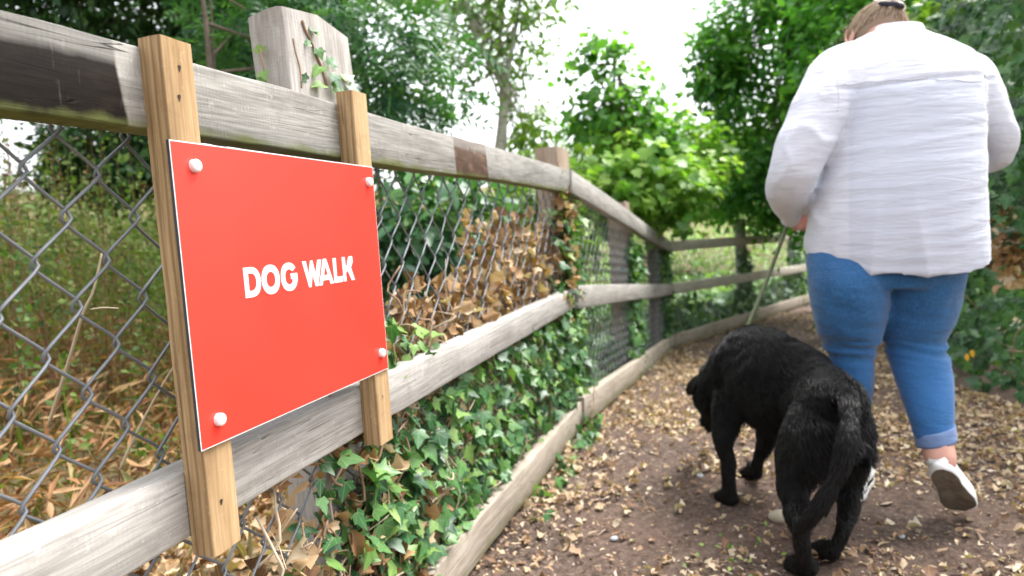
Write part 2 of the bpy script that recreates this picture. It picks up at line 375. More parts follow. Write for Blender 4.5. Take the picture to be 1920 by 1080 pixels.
# the path: a fine strip between the fence and the hedge
rows = np.concatenate([np.linspace(-1.5, .8, 30)[:-1], np.linspace(.8, 4.5, 210)[:-1], np.linspace(4.5, 13, 120)])
def left_x(y):
    xs_ = np.interp(y, [p[1] for p in PL], [p[0] for p in PL]); return xs_
V = []; nx = 150
for y in rows:
    xl = left_x(y)-.12; xr = max(np.interp(y, HB[:, 1], HB[:, 0])+.7, xl+.8); V.append(np.stack([np.linspace(xl, xr, nx), np.full(nx, y)], -1))
V = np.concatenate(V); V = np.c_[V, path_z(V[:, 0], V[:, 1])+.008*fbm(np.c_[V*28, V[:, :1]*0], 2, 8)]
i = (np.arange(len(rows)-1)[:, None]*nx+np.arange(nx-1)[None]).ravel()
path = tag(obj('path', mesh_from('path', V, np.stack([i, i+1, i+nx+1, i+nx], -1), soil_mat(), True)), kind='structure')

# ------------------------------------------------------------------ leaf shapes
def half(pts, zf=lambda x, y: .12*abs(x)-.12*y*y):
    "closed outline (right half, base to tip) mirrored, fan about a point on the midrib"
    R_ = pts; L_ = [(-x, y) for x, y in pts[-2:0:-1]] if pts[0][0] == 0 else [(-x, y) for x, y in pts[::-1]]
    O = R_+L_; cy = .3; P = [(0, cy)]+O; V = np.array([(x, y, zf(x, y)) for x, y in P]); k = len(O)
    return V, np.array([(0, 1+i, 1+(i+1) % k) for i in range(k)])
LEAF = {}
LEAF['ivy'] = half([(0, 0), (.20, -.13), (.40, -.06), (.40, .12), (.60, .34), (.33, .42), (.20, .66), (0, 1)], lambda x, y: .22*abs(x)**1.3-.14*y*y+.05*math.sin(9*x+4*y)*.5)
LEAF['ivy2'] = half([(0, 0), (.26, -.10), (.38, .08), (.46, .30), (.26, .40), (.17, .66), (0, .98)], lambda x, y: -.18*abs(x)-.10*y*y+.05*math.sin(7*x-5*y)*.5)
LEAF['ivy3'] = half([(0, 0), (.16, -.16), (.50, -.12), (.44, .10), (.72, .42), (.36, .38), (.24, .60), (.10, .80), (0, 1.05)], lambda x, y: .30*abs(x)-.22*y*y)
LEAF['maple'] = half([(0, 0), (.30, -.08), (.38, .10), (.62, .28), (.40, .42), (.50, .72), (.22, .66), (0, 1.)], lambda x, y: .15*abs(x)-.18*y*y)
LEAF['oval'] = (np.array([(0, 0, 0), (.26, .35, .05), (.2, .75, .02), (0, 1, -.1), (-.2, .75, .02), (-.26, .35, .05), (0, .5, 0)]), np.array([(6, 0, 1), (6, 1, 2), (6, 2, 3), (6, 3, 4), (6, 4, 5), (6, 5, 0)]))
LEAF['tiny'] = (np.array([(0, 0, 0), (.3, .45, .06), (0, 1, -.08), (-.3, .45, .06)]), np.array([(0, 1, 2), (0, 2, 3)]))
def ash_t():
    V = []; Fs = []; b0 = np.array([(0, 0, 0), (.055, .12, .01), (0, .28, -.03), (-.055, .12, .01)])
    for y in (.2, .4, .6, .8, .92):
        for s in ((-1, 1) if y < .9 else (0,)):
            a = s*1.05; R_ = np.array([[math.cos(a), math.sin(a), 0], [-math.sin(a), math.cos(a), 0], [0, 0, 1]]); v = b0@R_.T*(1. if s else .9); v = v+np.array([0, y-.12, -.25*(y)**2])
            n0 = len(V)*4; V.append(v); Fs += [(n0, n0+1, n0+2), (n0, n0+2, n0+3)]
    n0 = len(V)*4; V.append(np.array([(-.008, 0, 0), (.008, 0, 0), (.004, .9, -.2), (-.004, .9, -.2)])); Fs += [(n0, n0+1, n0+2), (n0, n0+2, n0+3)]
    return np.concatenate(V), np.array(Fs)
LEAF['ash'] = ash_t()
def dry_t(k):
    r = np.random.default_rng(50+k); nx_, ny_ = 3, 5; V = []; w = [.20, .42, .34, .46, .10] if k % 2 else [.16, .34, .50, .30, .22]
    cx, cy = r.uniform(1.5, 5.0), r.uniform(-2.6, 3.4)
    for j in range(ny_):
        for i_ in range(nx_):
            x = (i_-1)*w[j]*r.uniform(.75, 1.2)*.8; y = j/(ny_-1); V.append((x, y, cx*x*x*.8+cy*(y-.5)**2*.35+r.uniform(-.05, .05)))
    Fs = [(j*nx_+i_, j*nx_+i_+1, (j+1)*nx_+i_+1, (j+1)*nx_+i_) for j in range(ny_-1) for i_ in range(nx_-1)]
    return np.array(V), np.array(Fs)
for k in range(4): LEAF['dry%d' % k] = dry_t(k)
def lit_t(k):
    r = np.random.default_rng(150+k); m_ = 7+k % 3; a = np.sort(r.uniform(0, 6.28, m_)); e = r.uniform(.35, .75); rad_ = .5*r.uniform(.6, 1.1, m_); cv = r.uniform(-.5, .9)
    V = np.c_[np.cos(a)*rad_*e, np.sin(a)*rad_+.5, 0*a]; V = np.vstack([V, [[0, .5, 0]]]); V[:, 2] = cv*V[:, 0]**2*1.6-.3*cv*(V[:, 1]-.5)**2+r.uniform(-.05, .05, m_+1)
    return V, np.array([(m_, i_, (i_+1) % m_) for i_ in range(m_)])
for k in range(4): LEAF['lit%d' % k] = lit_t(k)
def chip_t(k):
    r = np.random.default_rng(90+k); a = np.sort(r.uniform(0, 6.28, 5)); e = r.uniform(.25, .9)
    V = np.c_[np.cos(a)*.5*r.uniform(.7, 1, 5), np.sin(a)*.5*e, r.uniform(-.06, .1, 5)]; return np.vstack([V, [[0, 0, .08]]]), np.array([(5, i_, (i_+1) % 5) for i_ in range(5)])
for k in range(3): LEAF['chip%d' % k] = chip_t(k)

def frames(n, tipd, roll=None):
    "rotation matrices (n,3,3) with columns x, tip (y), normal (z)"
    n = n/(np.linalg.norm(n, axis=1)[:, None]+1e-9); t = tipd-n*np.sum(tipd*n, 1)[:, None]; t /= np.linalg.norm(t, axis=1)[:, None]+1e-9
    return np.stack([np.cross(t, n), t, n], -1)
def scatter(shape, pos, Rm, size, rnd=None, width=None):
    V0, F0 = LEAF[shape]; n = len(pos); S = np.asarray(size, float).reshape(-1, 1, 1); V = np.broadcast_to(V0, (n,)+V0.shape)*S
    if width is not None: V = V*np.stack([np.asarray(width), np.ones(n), np.ones(n)], -1)[:, None, :]
    V = np.einsum('nij,nkj->nki', Rm, V)+pos[:, None]; Fs = F0[None]+(np.arange(n)*len(V0))[:, None, None]
    uv = np.tile(np.c_[V0[:, 0]+.5, V0[:, 1]], (n, 1)); r = np.repeat(rng.random(n) if rnd is None else rnd, len(V0))
    return V.reshape(-1, 3), Fs.reshape(-1, F0.shape[1]), uv, r
def merge(parts):
    V = []; Fs = []; U = []; R_ = []; n = 0
    for v, f, u, r in parts: V.append(v); Fs.append(f+n); U.append(u); R_.append(r); n += len(v)
    g = {}
    for f in Fs: g.setdefault(f.shape[1], []).append(f)
    return np.concatenate(V), [np.concatenate(x) for x in g.values()], np.concatenate(U), np.concatenate(R_)
def leaf_obj(name, parts, mat, parent=None, smooth_=False):
    V, Fs, U, R_ = merge(parts); return obj(name, mesh_from(name, V, Fs, mat, smooth_, U, R_), parent)
_single = {}
def single_leaf(name, shape, mat, parent, pos, Rm, size, w=1.):
    key = (shape, mat.name)
    if key not in _single:
        V0, F0 = LEAF[shape]; _single[key] = mesh_from(name, V0, F0, mat, True, np.c_[V0[:, 0]+.5, V0[:, 1]])
    M4 = Matrix.Identity(4)
    for i_ in range(3):
        for j in range(3): M4[i_][j] = float(Rm[i_, j]*size*(w if j == 0 else 1))
    return obj(name, _single[key], parent, loc=pos, rot=M4)

# ------------------------------------------------------------------ the fence
def plank_mesh(name, L, w, h, mat, seg=50, jit=.0012, bev=.003, seed=0, bow=0, top_slant=0.):
    "board along local +X; w = thickness (Y), h = height (Z)"
    cs = []
    for sx, sz in ((1, 1), (-1, 1), (-1, -1), (1, -1)):
        cx, cz = sx*(w/2-bev), sz*(h/2-bev); a0 = math.atan2(sz, sx)
        for da in (-.6, .0, .6) if sx*sz > 0 else (-.6, 0, .6): cs.append((cx+bev*math.cos(a0+da)*1.3, cz+bev*math.sin(a0+da)*1.3))
    cs = np.array(cs); cs = np.vstack([cs[:3], [[0, h/2]], cs[3:6], [[-w/2, 0]], cs[6:9], [[0, -h/2]], cs[9:12], [[w/2, 0]]]); k = len(cs)
    X = np.linspace(0, L, seg+1); P = np.zeros((seg+1, k, 3)); P[..., 0] = X[:, None]; P[..., 1] = cs[:, 0]; P[..., 2] = cs[:, 1]
    Q = P*np.array([18., 60, 60])+seed*7.3; amp = np.stack([noise3(Q, 1), noise3(Q, 2)], -1); P[..., 1:] += amp*jit
    P[..., 1:] += np.stack([noise3(P*np.array([1.5, 0, 0])+seed, 4), noise3(P*np.array([1.5, 0, 0])+seed, 6)], -1)*jit*2.5
    P[..., 2] += bow*4*(P[..., 0]/L)*(1-P[..., 0]/L)
    for e in (0, -1): P[e, :, 0] += noise3(P[e]*90+seed, 9)*jit*1.6
    if top_slant: P[-1, :, 0] += -np.abs(P[-1, :, 2]-h*.22)*top_slant-np.abs(P[-1, :, 1])*top_slant*.5
    V = P.reshape(-1, 3); i_ = np.arange(seg)[:, None]*k; j = np.arange(k)[None]; j2 = (j+1) % k
    Q4 = np.stack([i_+j, i_+j2, i_+k+j2, i_+k+j], -1).reshape(-1, 4)
    c0 = len(V); V = np.vstack([V, V[:k].mean(0), V[-k:].mean(0)]); jj = np.arange(k)
    T3 = np.vstack([np.c_[np.full(k, c0), (jj+1) % k, jj], np.c_[np.full(k, c0+1), seg*k+jj, seg*k+(jj+1) % k]])
    me = mesh_from(name, V, [Q4, T3], mat, True)
    return me
def sharp(o, ang=40):
    me = o.data; me.update()
    try: me.set_sharp_from_angle(angle=math.radians(ang))
    except Exception: pass
def board(name, a, b, w, h, mat, parent, seed=0, up=UP, seg=50, jit=.0012, bev=.003, bow=0, top_slant=0., shift=0):
    a, b = np.array(a, float), np.array(b, float); L = np.linalg.norm(b-a); x = (b-a)/L; y = np.cross(up, x); y /= np.linalg.norm(y); z = np.cross(x, y)
    R_ = np.eye(4); R_[:3, 0] = x; R_[:3, 1] = y; R_[:3, 2] = z
    o = obj(name, plank_mesh(name, L, w, h, mat, seg, jit, bev, seed, bow, top_slant), parent, loc=a, rot=Matrix(R_.tolist())); sharp(o); return o

fence = empty('fence', F(1.0, -.72, 0))
tag(fence, 'weathered grey post and rail fence with chain link mesh, bending downhill beside the path', 'fence')
RT = .042; nf = -.648; nb = nf-RT                        # rails: front and back face
nc = (nf+nb)/2
# section 1: local X runs from t = 0
board('rail', F(0, nc, 1.060), F(2.875, nc, 1.0645), RT, .093, M['rail_top'], fence, 1, seg=120, bow=.010)['label'] = 'top rail, dark brown and mossy at its near end'
board('rail', F(-.4, nc, .567), F(2.86, nc, .573), RT, .082, M['rail'], fence, 2, seg=120)
board('rail', F(.2, nc, .098), F(2.86, nc, .063), RT, .105, M['rail_low'], fence, 3, seg=120, jit=.002)
# sections 2 and 3
def P3(xy, z, off=0): return np.array([xy[0], xy[1], z])
d12 = (C2-A2)/np.linalg.norm(C2-A2); n12 = np.array([d12[1], -d12[0]]); d23 = (E2-C2)/np.linalg.norm(E2-C2); n23 = np.array([d23[1], -d23[0]])
A0 = A2+d12*.012; C0 = C2-d12*.01; Cs = C2+d23*.01; E0 = E2+d23*.0; G0 = G2
zt = dict(A=(1.068, .572, .068), C=(.635, .245, -.24), E=(.535, .10, -.345), G=(.45, 0, -.46))
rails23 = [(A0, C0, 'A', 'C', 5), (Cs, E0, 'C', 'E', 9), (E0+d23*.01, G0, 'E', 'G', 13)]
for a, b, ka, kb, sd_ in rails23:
    for k in range(3): board('rail', P3(a, zt[ka][k]), P3(b, zt[kb][k]), RT, .098 if k < 2 else .12, (M['rail_far_lit'] if sd_ > 5 else M['rail']) if k < 2 else M['rail_low'], fence, sd_+k, seg=60, jit=.0012)
# posts (built along their local X = up)
def post(cx, cy, z0, z1, wa, wd, mat, ang, seed, slant=.5):
    x = np.array([0, 0, 1.]); fwd = np.array([math.cos(ang), math.sin(ang), 0])
    return board('post', (cx, cy, z0), (cx, cy, z1), wa, wd, mat, fence, seed, up=fwd, seg=30, jit=.003, bev=.005, top_slant=slant)
fa = math.atan2(N[1], N[0])
p = F(1.128, -.712-.034, 0); post(p[0], p[1], -.3, 1.300, .215, .068, M['post'], fa, 21, .30)
p = F(3.04, -.712-.05, 0); post(p[0], p[1], -.3, 1.235, .22, .10, M['post_brown'], fa, 22, .1)
f2 = math.atan2(n12[1], n12[0]); f3 = math.atan2(n23[1], n23[0])
mid = A2+(C2-A2)*.5-n12*.11; post(mid[0], mid[1], -.5, 1.02, .16, .12, M['post_brown'], f2, 23, .1)
pc = C2-n12*.12+d12*.02; post(pc[0], pc[1], -.6, .83, .16, .14, M['post_brown'], f2, 24, .1)
for q, u, zz in ((at(1388, 415, 7.75), 25, .80),):
    dq = q[:2]-CAM[:2]; lam, uu = np.linalg.solve(np.array([dq, -d23]).T, C2-n23*.07-CAM[:2]); zz = float(CAM[2]+(q[2]-CAM[2])*lam)+.03; s_ = C2-n23*.07+d23*uu; post(s_[0], s_[1], -.6, zz, .125, .09, M['post'], f3, u, .1)
s_ = E2-n23*.09; post(s_[0], s_[1], -.7, .72, .16, .12, M['post'], f3, 26, .1)

# chain link: vertical zig-zag wires hooked into their neighbours
def picket(pitch, amp, B, z0, z1, r, ppp=14, seg=6):
    nper = (z1-z0)/pitch; th = np.linspace(0, nper*2*np.pi, int(nper*ppp)+1)
    tri = 2/np.pi*np.arcsin(np.sin(th)*.955); x = amp*tri/(2/np.pi*np.arcsin(.955)); dep = B*np.tanh(3.0*np.cos(th))
    return tube(np.c_[x, dep, z0+th/(2*np.pi)*pitch], r, seg)
def mesh_panel(o3, dirv, nrm, L, z_of, pitch=.100, w=.0445, amp=.0262, r=.0021, seg=6, ppp=14, hgt=.95, jx=.002):
    """o3: start (x, y); pickets every w along dirv; z_of(u) = (bottom, lean)"""
    panel = empty('wire_mesh', (*o3, z_of(0)), fence); panel.matrix_parent_inverse = fence.matrix_basis.inverted()
    V, Q, T3 = picket(pitch, amp, .0034, 0, hgt, r, ppp, seg); me0 = mesh_from('wire', V, [Q, T3], M['wire'], True)
    R_ = np.eye(4); R_[:3, 0] = dirv; R_[:3, 1] = nrm; R_[:3, 2] = UP
    for k in range(int(L/w)):
        u = k*w; ph = 0. if k % 2 == 0 else pitch/2
        q = np.array([o3[0]+dirv[0]*u, o3[1]+dirv[1]*u, z_of(u)-ph])
        o = bpy.data.objects.new('wire', me0); C.objects.link(o); o.parent = panel
        Rk = Matrix(R_.tolist()) @ Matrix.Rotation(random.gauss(0, .004), 4, 'Y') @ Matrix.Rotation(random.gauss(0, .06), 4, 'Z')
        Mw = Matrix.Translation(Vector(q)) @ Rk
        o.matrix_parent_inverse = (fence.matrix_basis @ panel.matrix_parent_inverse @ panel.matrix_basis).inverted(); o.matrix_basis = Mw
    return panel
mesh_panel(F(.021, -.702, 0)[:2], T, N, 2.85, lambda u: .101, hgt=1.0)
d3 = np.array([*d12, 0]); n3 = np.array([*n12, 0]); e3 = np.array([*d23, 0]); m3 = np.array([*n23, 0]); L12 = np.linalg.norm(C2-A2); L23 = np.linalg.norm(E2-C2)
mesh_panel(A2-n12*.035, d3, n3, L12, lambda u: .11-.30*u/L12*1.05, hgt=.90, r=.0024, seg=4, ppp=8)
mesh_panel(C2-n23*.035, e3, m3, L23, lambda u: -.19-.12*u/L23, hgt=.80, r=.0024, seg=4, ppp=8)

# ------------------------------------------------------------------ sign on its two battens
for k, (t_, z0, z1) in enumerate(((.6690, .505, 1.127), (1.0865, .507, 1.136))):
    nn = -.613-.0165
    bt = board('timber_batten', F(t_, nn, z0), F(t_, nn, z1), .047, .033, M['batten'], None, 31+k, up=-N if True else N, seg=60, jit=.0006, bev=.0015)
    # local X up, Y along the fence, Z towards the camera side
    tag(bt, ['fresh brown timber batten at the left edge of the red sign, nearest the camera', 'shorter looking brown timber batten behind the right edge of the red sign'][k], 'batten', 'timber battens carrying the sign')
    for (dt, zz) in (((.001, 1.094), (-.004, 1.059), (-.003, .567)) if k == 0 else ((.002, 1.076), (-.003, .592))):
        a = np.arange(9)*2*np.pi/9; rr = .0030*(1+.3*np.sin(a*3+k)); V = np.array([F(t_+dt+r_*math.cos(x)*.75, -.6121, zz+r_*math.sin(x)*1.3) for x, r_ in zip(a, rr)]+[F(t_+dt, -.6124, zz)])
        o = obj('screw_hole', mesh_from('screw_hole', V, np.array([(9, i_, (i_+1) % 9) for i_ in range(9)]), M['dark_hole']), bt)
sign = empty('sign', F(.872, -.608, .64)); tag(sign, 'square red sign board with white lettering DOG WALK, fixed to two battens on the fence', 'sign')
t0, t1, z0, z1 = .638, 1.106, .640, 1.007
def slab(name, t0, t1, z0, z1, n0, n1, mat, bev=0):
    c = [(t0, z0), (t1, z0), (t1, z1), (t0, z1)]; b = bev; c2 = [(t0+b, z0+b), (t1-b, z0+b), (t1-b, z1-b), (t0+b, z1-b)]
    V = [F(t, n0, z) for t, z in c]+[F(t, n1-b, z) for t, z in c]+[F(t, n1, z) for t, z in c2]
    Fs = [(3, 2, 1, 0)]+[(i_, (i_+1) % 4, 4+(i_+1) % 4, 4+i_) for i_ in range(4)]+[(4+i_, 4+(i_+1) % 4, 8+(i_+1) % 4, 8+i_) for i_ in range(4)]+[(8, 9, 10, 11)]
    return obj(name, mesh_from(name, V, Fs, mat), sign)
slab('core', t0, t1, z0, z1, -.6128, -.6087, M['sign_edge'])
slab('white_skin', t0, t1, z0, z1, -.6087, -.6081, M['white'])
slab('red_face', t0+.0012, t1-.0012, z0+.0014, z1-.0014, -.6081, -.6078, M['red'])
for (t_, z_) in ((.672, .979), (1.086, .979), (.670, .670), (1.083, .673)):
    a = np.arange(20)*2*np.pi/20; prof = [(.0080, 0), (.0080, .0045), (.0072, .0062), (.0050, .0072), (.0022, .0076)]
    V = [F(t_+r*math.cos(x), -.6078+h, z_+r*math.sin(x)) for r, h in prof for x in a]+[F(t_, -.6001, z_)]
    Fs = [(i_*20+j, i_*20+(j+1) % 20, (i_+1)*20+(j+1) % 20, (i_+1)*20+j) for i_ in range(4) for j in range(20)]+[(80+j, 80+(j+1) % 20, 100) for j in range(20)]
    obj('screw_cap', mesh_from('screw_cap', V, Fs, M['white'], True), sign)
def letter(polys):
    cu = bpy.data.curves.new('letter', 'CURVE'); cu.dimensions = '2D'; cu.fill_mode = 'BOTH'; cu.extrude = .00025
    for P in polys:
        s = cu.splines.new('POLY'); s.points.add(len(P)-1)
        for q, (x, y) in zip(s.points, P): q.co = (x, y, 0, 1)
        s.use_cyclic_u = True
    tmp = bpy.data.objects.new('letter', cu); me = bpy.data.meshes.new_from_object(tmp); bpy.data.objects.remove(tmp)
    me.name = 'letter'; me.materials.clear(); me.materials.append(M['white'])
    for poly in me.polygons: poly.material_index = 0
    R_ = np.eye(4); R_[:3, 0] = T; R_[:3, 1] = UP; R_[:3, 2] = N
    return obj('letter', me, sign, loc=F(0, -.6078+.0003, .812), rot=Matrix(R_.tolist()))
def ell(cx, cy, rx, ry, n=28, p=2.2, a0=0, a1=2*math.pi):
    out = []
    for k in range(n):
        a = a0+(a1-a0)*k/(n-1 if a1-a0 < 6.28 else n); c, s = math.cos(a), math.sin(a); out.append((cx+rx*math.copysign(abs(c)**(2/p), c), cy+ry*math.copysign(abs(s)**(2/p), s)))
    return out
H_ = .040
letter([[(.740, 0), (.740, H_)]+ell(.7535, .020, .0195, .020, 20, 2.3, math.pi/2, -math.pi/2),
        [(.7485, .0085), (.7485, H_-.0085)]+ell(.7545, .020, .0095, .0115, 16, 2.2, math.pi/2, -math.pi/2)])
letter([ell(.7945, .020, .0195, .0205), ell(.7945, .020, .0095, .0105)])
g = ell(.8360, .020, .0192, .0205, 30, 2.2, .62, 2*math.pi-.02); gi = ell(.8360, .020, .0095, .0110, 22, 2.2, 2*math.pi-.62, .80)
letter([[(.8552, .0245), (.8555, .014)] + ell(.8360, .020, .0192, .0205, 26, 2.2, 2*math.pi-.35, .62) + [(.8445, .0275)] + ell(.8360, .020, .0095, .0110, 18, 2.2, .9, 2*math.pi-.85) + [(.8435, .0165), (.8395, .0165), (.8395, .0245)]])
letter([[(.8695, H_), (.8790, H_), (.8835, .0185), (.8905, H_), (.8960, H_), (.9020, .0185), (.9095, H_), (.9195, H_), (.9060, 0), (.8990, 0), (.8933, .018), (.8880, 0), (.8820, 0)]])
letter([[(.9085, 0), (.9245, .0405), (.9330, .0405), (.9500, 0), (.9400, 0), (.9375, .0070), (.9205, .0070), (.9180, 0)], [(.9235, .0150), (.9345, .0150), (.9292, .0290)]])
letter([[(.9515, H_), (.9605, H_), (.9605, .0095), (.9765, .0095), (.9765, 0), (.9515, 0)]])
letter([[(.9790, 0), (.9790, H_), (.9880, H_), (.9880, .0245), (.9925, .0260), (.9995, H_), (1.0110, H_), (1.0110, .0300), (1.0045, .0215), (1.0140, 0), (1.0040, 0), (.9940, .0165), (.9880, .0140), (.9880, 0)]])

# ------------------------------------------------------------------ vegetation
def unit(v): return v/(np.linalg.norm(v, axis=-1, keepdims=True)+1e-9)
def clump_points(c, rad, K, m_, sig, seed, shell=.45, gap=.0):
    r = np.random.default_rng(seed); d = unit(r.normal(size=(K*3, 3))); q = d*(r.random((K*3, 1))**shell); q = q[(noise3(q*2.3+seed, seed) > gap-.6*r.random(len(q)))][:K]
    cc = c+q*rad; pos = np.repeat(cc, m_, 0)+r.normal(size=(len(cc)*m_, 3))*sig*np.array([1, 1, .7]); return cc, pos
def foliage(c, rad, K, m_, sig, size, shape, seed, up=.7, rndbias=.25, shell=.45, gap=0., jitter=.8, droop=.5):
    cc, pos = clump_points(np.asarray(c), np.asarray(rad), K, m_, sig, seed, shell, gap); r = np.random.default_rng(seed+1); n = len(pos)
    out = unit((pos-c)/np.asarray(rad)); nor = unit(out*.45+np.array([0, 0, up])+r.normal(size=(n, 3))*jitter*.6)
    tip = unit(out*.7+r.normal(size=(n, 3))*.8-np.array([0, 0, droop])); cr = np.repeat(r.random(len(cc)), m_)
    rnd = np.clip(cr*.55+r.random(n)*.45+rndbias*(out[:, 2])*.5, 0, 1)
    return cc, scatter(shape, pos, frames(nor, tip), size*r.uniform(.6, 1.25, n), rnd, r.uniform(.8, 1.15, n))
def tree(name, label, group, mat, bark, trunk, tr, crowns, seed, cat='tree', nlimb=10, limb_r=.012, leafname='crown', extra_trunks=()):
    "trunk: list of points; crowns: dicts for foliage()"
    root = tag(empty(name, trunk[0]), label, cat, group)
    if trunk is not None:
        A = Acc(); P = spline(trunk, 18); add_tube(A, P, np.linspace(tr, tr*.45, 18)*(1+.08*np.sin(np.arange(18)*1.7)), 9)
        for tt, r_ in extra_trunks: add_tube(A, spline(tt, 14), np.linspace(r_, r_*.4, 14), 7)
        V, Fs = A.get(); c0 = np.array(trunk[0]); obj('trunk', mesh_from('trunk', V-c0, Fs, bark, True), root, loc=c0)
    parts = []; L = Acc(); r = np.random.default_rng(seed)
    for i_, c in enumerate(crowns):
        cc, pt = foliage(seed=seed*10+i_, **c); parts.append(pt)
        for q in cc[r.choice(len(cc), min(nlimb, len(cc)), replace=False)]:
            k = r.integers(8, 17); a = P[k]; mid_ = (a+q)/2+np.array([0, 0, .12*np.linalg.norm(q-a)])*r.uniform(-.3, .8)+r.normal(size=3)*.05
            add_tube(L, spline([a, mid_, q], 9), np.linspace(limb_r*1.6, limb_r*.25, 9), 5)
    if L.n: V, Fs = L.get(); obj('limbs', mesh_from('limbs', V-c0, Fs, bark, True), root, loc=c0)['kind'] = 'stuff'
    lo = leaf_obj(leafname, parts, mat, root); lo['kind'] = 'stuff'
    return root
def gp(px, d, lift=0):
    "ground point below pixel column px at depth d"
    q = at(px, 700, d); return np.array([q[0], q[1], float(gz(q[0], q[1]))+lift])
A_ = at
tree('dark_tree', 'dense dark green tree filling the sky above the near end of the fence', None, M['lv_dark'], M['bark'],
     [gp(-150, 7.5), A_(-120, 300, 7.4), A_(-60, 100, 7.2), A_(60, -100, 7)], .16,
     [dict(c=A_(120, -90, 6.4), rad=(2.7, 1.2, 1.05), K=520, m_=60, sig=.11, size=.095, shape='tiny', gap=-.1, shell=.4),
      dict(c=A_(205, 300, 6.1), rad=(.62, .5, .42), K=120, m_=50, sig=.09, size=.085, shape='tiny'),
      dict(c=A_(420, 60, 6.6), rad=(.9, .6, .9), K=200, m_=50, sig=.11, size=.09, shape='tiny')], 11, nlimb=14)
tree('elder_tree', 'blue green leafy tree with feathery leaves behind the tall grey fence post', None, M['lv_ash'], M['bark'],
     [gp(430, 3.6), A_(402, 240, 3.5), A_(388, 60, 3.45), A_(372, -60, 3.4)], .020,
     [dict(c=A_(640, 40, 3.9), rad=(.78, .5, .55), K=95, m_=5, sig=.07, size=.26, shape='ash', gap=-.2),
      dict(c=A_(760, 190, 3.9), rad=(.34, .35, .30), K=30, m_=5, sig=.06, size=.24, shape='ash'),
      dict(c=A_(500, 0, 4.1), rad=(.6, .4, .5), K=60, m_=5, sig=.07, size=.26, shape='ash')], 12, nlimb=2, limb_r=.006,
     extra_trunks=(([gp(450, 3.6), A_(404, 150, 3.5), A_(394, -60, 3.4)], .009), ([gp(760, 4.2), A_(690, 200, 4.1), A_(650, 20, 4)], .02)))
tree('shrub', 'dark leafy shrub showing through the chain link mesh right of the red sign', 'shrubs behind the chain link mesh', M['lv_ash'], M['bark'],
     [gp(760, 3.3), A_(765, 500, 3.3), A_(775, 400, 3.3)], .015,
     [dict(c=A_(790, 470, 3.4), rad=(.42, .35, .48), K=110, m_=12, sig=.06, size=.10, shape='oval')], 13, 'shrub', 8, .005, 'foliage')
tree('shrub', 'bright green shrub behind the mesh, above the heap of dry leaves', 'shrubs behind the chain link mesh', M['lv_birch'], M['bark'],
     [gp(930, 4.6), A_(940, 500, 4.6), A_(930, 400, 4.6)], .015,
     [dict(c=A_(940, 420, 4.8), rad=(.8, .5, .42), K=170, m_=14, sig=.08, size=.10, shape='oval')], 14, 'shrub', 8, .005, 'foliage')
tree('birch_tree', 'slender pale trunked tree forking above the fence rail, with sparse light leaves', None, M['lv_birch'], M['bark_pale'],
     [gp(955, 6.4), A_(938, 330, 6.2), A_(941, 250, 6.2), A_(944, 150, 6.2), A_(905, 85, 6.1), A_(878, 20, 6), A_(860, -60, 6)], .062,
     [dict(c=A_(830, 110, 6), rad=(.55, .5, .62), K=70, m_=16, sig=.10, size=.066, shape='oval', gap=.1),
      dict(c=A_(960, 60, 6.2), rad=(.5, .5, .55), K=70, m_=16, sig=.10, size=.066, shape='oval', gap=.1),
      dict(c=A_(1000, 240, 6.4), rad=(.28, .3, .25), K=26, m_=16, sig=.08, size=.08, shape='oval'),
      dict(c=A_(900, -60, 6), rad=(1.1, .6, .4), K=90, m_=16, sig=.10, size=.085, shape='oval')], 15, nlimb=12, limb_r=.010,
     extra_trunks=(([A_(944, 170, 6.2), A_(962, 80, 6.1), A_(985, -60, 6)], .03), ([A_(944, 150, 6.2), A_(938, 60, 6.3), A_(950, -60, 6.3)], .026)))
tree('sapling', 'young green tree standing against the white sky beyond the brown corner post', None, M['lv_mid'], M['bark'],
     [gp(1165, 5.6), A_(1160, 420, 5.5), A_(1155, 260, 5.4), A_(1150, 90, 5.4)], .02,
     [dict(c=A_(1150, 215, 5.4), rad=(.38, .35, .46), K=62, m_=20, sig=.085, size=.060, shape='maple', gap=.12),
      dict(c=A_(1120, 110, 5.4), rad=(.24, .2, .3), K=16, m_=14, sig=.07, size=.065, shape='maple', gap=.1),
      dict(c=A_(1215, 270, 5.5), rad=(.25, .2, .18), K=20, m_=18, sig=.07, size=.065, shape='maple')], 16, 'sapling', 12, .006)
bush = tree('sycamore_bush', 'bright lime green bush with large leaves behind the downhill run of fence', None, M['lv_lime'], M['bark'],
     [gp(1230, 6), A_(1220, 480, 5.9), A_(1215, 360, 5.8)], .03,
     [dict(c=A_(1190, 345, 5.4), rad=(.62, .45, .40), K=100, m_=18, sig=.085, size=.075, shape='maple', up=1.),
      dict(c=A_(1265, 300, 6.2), rad=(.5, .5, .40), K=64, m_=20, sig=.10, size=.07, shape='maple', up=1.)], 17, 'bush', 10, .008, 'foliage')
r = np.random.default_rng(5)
for k in range(150):
    u = unit(r.normal(size=3)); q = A_(1180, 335, 5.0)+u*np.array([.55, .2, .34])*r.random()**.4
    Rm = frames(unit(np.array([[.1, -.6, .9]])+r.normal(size=(1, 3))*.45), r.normal(size=(1, 3))+np.array([[0, -.3, -.6]]))[0]
    single_leaf('leaf', 'maple', M['lv_lime1'], bush, q, Rm, r.uniform(.06, .12))
tree('distant_tree', 'soft green distant tree low on the skyline behind the lime bush', None, M['lv_birch'], M['bark'],
     [gp(1230, 14), A_(1230, 350, 14), A_(1230, 270, 14)], .1,
     [dict(c=A_(1220, 330, 14), rad=(3.2, 1.5, 1.1), K=260, m_=24, sig=.2, size=.20, shape='tiny')], 18, nlimb=4)
